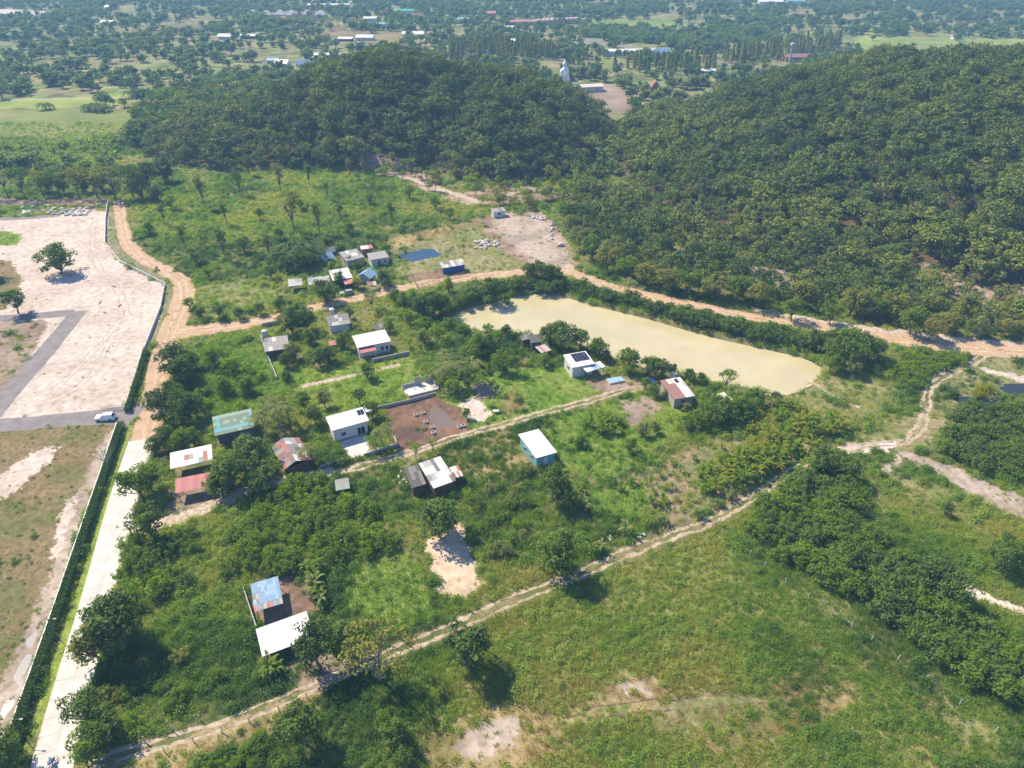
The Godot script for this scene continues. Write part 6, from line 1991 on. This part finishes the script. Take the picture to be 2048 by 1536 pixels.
func put_hill_forest() -> void:
	var hue := FastNoiseLite.new()
	hue.seed = 77
	hue.frequency = 0.012
	hue.fractal_octaves = 3
	var greens := [Color(0.084, 0.132, 0.032), Color(0.120, 0.178, 0.038), Color(0.156, 0.215, 0.042), Color(0.190, 0.220, 0.050), Color(0.225, 0.270, 0.050)]
	var tones := ["blackish green", "deep green", "mid green", "olive", "yellowish green"]
	var mats := []
	for g in greens: mats.append(leaf_mat(g, 0.42))
	var foot := flat2([1120, 420, 1165, 470, 1185, 520, 1260, 556, 1400, 592, 1560, 618, 1720, 640, 1860, 655, 2080, 678, 2080, 540, 1700, 470, 1400, 440, 1250, 380, 1150, 360])
	var found := []
	var z := -640.0
	while z < -150.0:
		var x := -330.0
		while x < 420.0:
			var p := Vector3(x + rng.randf_range(-2.0, 2.0), 0, z + rng.randf_range(-2.0, 2.0))
			x += 4.5
			var h := hill_h(p.x, p.z)
			if h <= 0.8 and not (p.x > 0.0 and Geometry2D.is_point_in_polygon(Vector2(p.x, p.z), foot)): continue
			p.y = ground_h(p.x, p.z)
			if cover_at(p.x, p.z) == 13 and rng.randf() < 0.7: continue
			if busy_at(p.x, p.z) or not shown(p, 8.0): continue
			if h < 2.0 and rng.randf() < 0.12: continue
			if hidden_by_hill(p + Vector3.UP * 6.0): continue
			var t := 0.42 + hue.get_noise_2d(p.x, p.z) * 0.55 + rng.randf_range(-0.42, 0.42) + (0.18 if h < 7.0 else 0.0)
			var s := pow(rng.randf(), 1.6) * 1.0 + 0.66
			if h < 3.0: s *= 0.8
			found.append([pose(p, s, rng.randf_range(0.85, 1.15)), blendc(greens, t), depth_at(p), t])
		z += 4.5
	print("forest ", found.size())
	found.sort_custom(func(a, b): return a[2] < b[2])
	for i in mini(300, found.size()):
		var f: Array = found[i]
		var v: Array = P["forest"][rng.randi() % P["forest"].size()]
		var s: float = f[0].basis.y.length()
		var q: Vector3 = f[0].origin
		var where := "above the gravel clearing" if q.x < 45.0 else "above the pond's far bank" if q.x < 95.0 else "above the right end of the dirt road"
		var t := thing("forest_tree", "%s %s forest tree on the hillside %s" % [sized(s, 0.75, 1.4), tones[int(clampf(f[3], 0, 0.999) * 5.0)], where], "tree", Vector3.ZERO, 0.0, "forest trees low on the big hillside")
		t.transform = f[0]
		part("crown", v[0], mats[int(clampf(f[3], 0, 0.999) * 5.0)], t)
		part("trunk", v[1], M.bark, t)
	many("hill_forest_trees", "dense green forest covering the wooded hills", "forest", "forest", found.slice(300), M.wood_leaf)
	# bushes filling the gaps on the slopes
	var fill_ := []
	z = -560.0
	while z < -150.0:
		var x := -320.0
		while x < 420.0:
			var p := Vector3(x + rng.randf_range(-1.5, 1.5), 0, z + rng.randf_range(-1.5, 1.5))
			x += 3.4
			if (hill_h(p.x, p.z) < 0.4 and not (p.x > 0.0 and Geometry2D.is_point_in_polygon(Vector2(p.x, p.z), foot))) or busy_at(p.x, p.z): continue
			if cover_at(p.x, p.z) == 13 and rng.randf() < 0.8: continue
			if rng.randf() < 0.25: continue
			p.y = ground_h(p.x, p.z)
			if not shown(p, 6.0) or hidden_by_hill(p + Vector3.UP * 3.0): continue
			fill_.append([pose(p, rng.randf_range(0.5, 1.1)), blendc(greens, 0.35 + hue.get_noise_2d(p.x + 500, p.z) * 0.6 + rng.randf_range(-0.3, 0.3))])
		z += 3.4
	many("hill_undergrowth", "low green undergrowth between the hillside trees", "undergrowth", "fill", fill_, M.wood_leaf)

func wood(called: String, label: String, group: String, kind: String, flat: Array, gap: float, lo: float, hi: float, mix: String, keep: float, most := 300, category := "tree", squash := 1.0, bark: Material = null) -> void:
	var n := 0
	for p in scatter(flat, gap):
		if rng.randf() > keep or n >= most: continue
		n += 1
		var h := rng.randf_range(lo, hi)
		var k := mix[rng.randi() % mix.length()]
		grow(called, "%s %s %s" % [sized(h, lo, hi), LOOK[k], label], group, kind, p, h, tints[k], category, bark, squash)

func put_plain() -> void:
	# woods at the feet of the hills
	wood("foot_wood_tree", "tree in the wood at the left hill's foot beyond the scrub", "wood at the left hill's foot", "forest", [275, 240, 330, 200, 420, 172, 520, 175, 560, 230, 600, 330, 480, 335, 340, 345, 285, 330], 5.5, 6, 11, "dkdom", 0.9)
	wood("saddle_tree", "scrubby tree at the bare scars between the hills", "scrubby trees between the hills", "forest", [560, 350, 640, 330, 720, 340, 900, 395, 985, 420, 1110, 425, 1150, 440, 1130, 400, 1250, 360, 1150, 330, 1000, 340, 880, 340, 760, 320, 660, 300, 560, 320], 6.0, 3.5, 6.5, "oemgo", 0.7)
	# groves and palms of the far plain
	wood("grove_conifer", "slender conifer in the grove behind the round hill", "conifer grove behind the round hill", "conifer", [885, 118, 900, 98, 960, 92, 1060, 98, 1112, 112, 1120, 132, 1000, 140, 900, 132], 6.5, 11, 15, "eoe", 0.85, 150)
	wood("grove_conifer", "slender conifer in the grove right of the statue", "conifers right of the statue", "conifer", [1215, 140, 1300, 128, 1400, 120, 1440, 128, 1420, 150, 1300, 150], 7.5, 10, 15, "eod", 0.7, 120)
	wood("grove_conifer", "slender conifer in the rows beside the highway's far bend", "conifer rows by the highway", "conifer", [1440, 118, 1500, 112, 1570, 105, 1640, 92, 1680, 92, 1660, 108, 1580, 122, 1460, 128], 7.5, 12, 17, "eoe", 0.8, 150)
	wood("far_palm", "palm on the plain before the hip-roofed villas", "palms before the villas", "coconut", [448, 55, 455, 40, 620, 44, 700, 50, 740, 56, 640, 60], 11.0, 9, 13, "ede", 0.5, 110, "palm", 0.9)
	wood("far_palm", "palm in the dark belt beyond the highway", "palm belt beyond the highway", "oil_palm", [1128, 68, 1200, 58, 1330, 66, 1480, 70, 1560, 74, 1560, 84, 1400, 88, 1250, 84], 10.0, 7, 10, "dkd", 0.7, 160, "palm")
	# the quilt of trees and fields
	var woods := FastNoiseLite.new()
	woods.seed = 91
	woods.frequency = 0.0075
	woods.fractal_octaves = 3
	var share := [0.72, 0.04, 0.05, 0.0, 0.0, 0.0, 0.03, 0.0, 0.01, 0.0, 0.1, 0.28, 0.0, 0.0, 0.68, 0.14, 0.0, 0.0, 0.0, 0.0, 0.0]
	var houses := []
	for o in get_children():
		if o is Node3D and o.position.z < -420.0 and o.has_meta("category") and o.get_meta("category") in ["building", "house", "statue", "water tower"]: houses.append(o.position)
	var road := sites([1060, 60, 1120, 70, 1200, 85, 1340, 110, 1420, 124, 1560, 142])
	var blue := [Color(0.100, 0.170, 0.070), Color(0.145, 0.225, 0.080), Color(0.200, 0.265, 0.090), Color(0.260, 0.295, 0.110)]
	var mats := []
	for b in blue: mats.append(leaf_mat(b, 0.6))
	var found := []
	var z := -2000.0
	while z < -330.0:
		var far := -z > 1300.0
		var x := -1300.0
		var gap := 14.0 if far else 7.6
		while x < 1300.0:
			var p := Vector3(x + rng.randf_range(-0.5, 0.5) * gap, 0, z + rng.randf_range(-0.5, 0.5) * gap)
			x += gap
			if not shown(p, 25.0): continue
			if -p.z < 430.0 and cover_at(p.x, p.z) != 0: continue
			if hill_h(p.x, p.z) > 0.3 or busy_at(p.x, p.z): continue
			var w := woods.get_noise_2d(p.x, p.z * 1.7)
			var want: float = share[mini(20, cover_at(p.x, p.z))]
			if want > 0.1: want = clampf(want + w * 1.6, 0.03, 0.97)
			if rng.randf() > want: continue
			if hidden_by_hill(p + Vector3.UP * 7.0): continue
			var near := false
			for h in houses:
				if Vector2(h.x - p.x, (h.z - p.z - 12.0) * 0.55).length() < 13.0:
					near = true
					break
			if near: continue
			for k in road.size() - 1:
				if Geometry3D.get_closest_point_to_segment(p, road[k], road[k + 1]).distance_to(p) < 11.0: near = true
			if near: continue
			var s := rng.randf_range(0.7, 1.5) * (1.3 if far else 1.0)
			found.append([pose(p, s, rng.randf_range(0.9, 1.3)), blendc(blue, 0.35 + w * 0.5 + rng.randf_range(-0.3, 0.4)), depth_at(p) / s])
		z += gap
	print("plain ", found.size())
	found.sort_custom(func(a, b): return a[2] < b[2])
	for i in mini(300, found.size()):
		var f: Array = found[i]
		var v: Array = P["distant"][rng.randi() % 4]
		var q: Vector3 = f[0].origin
		var where := "behind the right hill" if q.x > 110.0 else "around the statue" if q.x > 10.0 else "behind the round hill" if q.x > -120.0 else "beyond the left paddies"
		var tone := rng.randi() % 4
		var t := thing("plain_tree", "%s %s rounded tree on the plain %s" % [sized(f[0].basis.y.length(), 0.7, 1.5), ["blackish green", "deep green", "mid green", "olive"][tone], where], "tree", Vector3.ZERO, 0.0, "trees of the near plain")
		t.transform = f[0]
		part("crown", v[0], mats[tone], t)
		part("trunk", v[1], M.bark, t)
	many("far_woodland_trees", "hazy woodland scattered over the distant plain", "woodland", "distant", found.slice(300), M.any_leaf)

func put_undergrowth() -> void:
	var patchy := FastNoiseLite.new()
	patchy.seed = 15
	patchy.frequency = 0.045
	patchy.fractal_octaves = 3
	var broad := FastNoiseLite.new()
	broad.seed = 16
	broad.frequency = 0.015
	broad.fractal_octaves = 2
	# share of ground covered, then weights of grass, straw, weed, bush
	var mix := [[0.95, 4, 1, 2.2, 0.7, 3], [1.0, 9, 0.3, 0.5, 0.04, 1.0], [0.6, 1.5, 6, 0.8, 0.08, 1], [0.05, 3, 3, 0.6, 0.05, 0], [0.0, 1, 0, 0, 0, 0], [0.06, 2, 2, 1, 0, 0], [0.6, 4, 4, 0.3, 0.02, 0], [0.5, 2, 1, 3, 2, 1], [1.0, 6, 1, 0, 0, 1],
		[0.22, 3, 3, 1.4, 0.1, 1], [1.0, 1.6, 0.6, 3.6, 0.45, 4.4], [0.7, 6, 2, 0.1, 0, 0], [0.05, 2, 2, 1, 0, 0], [0.2, 2, 2, 3, 1, 1], [0.95, 5, 0.3, 1.8, 0.35, 2.5], [0.75, 4, 3, 1.0, 0.15, 1], [0.13, 2, 3, 0.8, 0, 0.5], [1.0, 1, 0, 0, 0, 0], [1.0, 2.4, 1.3, 3.6, 0.22, 3.2], [0.42, 4, 2, 1.6, 0.05, 1], [0.03, 2, 2, 0.5, 0, 0]]
	var names := ["grass", "straw", "weed", "bush", "reed"]
	var got := {"grass": [], "straw": [], "weed": [], "bush": [], "reed": []}
	var green := [Color(0.158, 0.262, 0.042), Color(0.244, 0.357, 0.057), Color(0.338, 0.421, 0.076), Color(0.456, 0.429, 0.129)]
	var lush := [Color(0.203, 0.358, 0.039), Color(0.270, 0.416, 0.052), Color(0.365, 0.448, 0.072)]
	var mown := [Color(0.275, 0.374, 0.033), Color(0.309, 0.396, 0.050)]
	var straw := [Color(0.359, 0.287, 0.109), Color(0.502, 0.391, 0.184), Color(0.598, 0.471, 0.265), Color(0.407, 0.241, 0.127)]
	var leafy := [Color(0.105, 0.203, 0.044), Color(0.184, 0.326, 0.057), Color(0.288, 0.423, 0.074), Color(0.411, 0.476, 0.110)]
	var n := 50.0
	while n < 440.0:
		var gap := 0.52 if n < 80 else 0.62 if n < 110 else 0.8 if n < 150 else 1.05 if n < 210 else 1.4 if n < 345 else 2.4
		var x := -230.0 if n < 345.0 else -330.0
		while x < (230.0 if n < 345.0 else -120.0):
			var p := Vector3(x + rng.randf_range(-0.5, 0.5) * gap, 0, -n + rng.randf_range(-0.5, 0.5) * gap)
			x += gap
			if not shown(p, 4.0): continue
			var k := cover_at(p.x + patchy.get_noise_2d(p.x * 5, p.z * 5) * 1.5, p.z + patchy.get_noise_2d(p.x * 5 + 300, p.z * 5) * 1.5)
			if k == 7: continue
			var b := busy_at(p.x, p.z)
			if b == 2: continue
			if b == 1 and rng.randf() > 0.012: continue
			var a := patchy.get_noise_2d(p.x, p.z)
			var m: Array = mix[k]
			if rng.randf() > m[0] * (1.0 + a * (0.9 if m[0] < 0.9 else 0.25)): continue
			var w := [m[1] * (1.0 - a), m[2] * maxf(0.05, 1.0 + broad.get_noise_2d(p.x, p.z) * 2.2), m[3] * (1.0 + a), m[4] * maxf(0.0, 1.0 + a * 2.5), m[5] * maxf(0.1, 1.0 - broad.get_noise_2d(p.x - 400, p.z) * 2.5)]
			var r: float = rng.randf() * (w[0] + w[1] + w[2] + w[3] + w[4])
			var i := 0
			while i < 4 and r > w[i]:
				r -= w[i]
				i += 1
			if b == 3: i = 0 if i != 1 else 1
			p.y = ground_h(p.x, p.z)
			var t := 0.45 - a * 0.55 + broad.get_noise_2d(p.x + 900, p.z) * 0.8 + rng.randf_range(-0.25, 0.25) + (0.22 if k == 18 else 0.0)
			var size := rng.randf_range(0.75, 1.3) * (0.85 + gap * 0.35)
			if k in [3, 6, 11, 16]: size *= 0.6
			if k == 17: size *= 0.4
			if k == 18: size *= 0.95 if i == 2 else 0.85
			if k == 10 and i == 2: size *= 1.25
			if b: size *= 0.45
			var c: Color = blendc(mown, t) if k == 17 else blendc(lush, t) if k in [1, 14] and i in [0, 4] else blendc([green, straw, leafy, leafy, green][i], t)
			got[names[i]].append([pose(p, size, rng.randf_range(0.9, 1.3)), c])
		n += gap
	for key in names: print(key, " ", got[key].size())
	many("grass", "short green grass over the open ground", "grass", "grass", got.grass, M.any_leaf)
	many("dry_grass", "straw-coloured dry grass over the fields", "grass", "straw", got.straw, M.any_leaf)
	many("tall_grass", "tall upright green grass on the fallow plots", "grass", "reed", got.reed, M.any_leaf)
	many("weeds", "leafy green weeds covering the fallow plots", "weeds", "weed", got.weed, M.any_leaf)
	many("ground_bushes", "low leafy bushes scattered through the scrub", "bushes", "bush", got.bush, M.any_leaf)
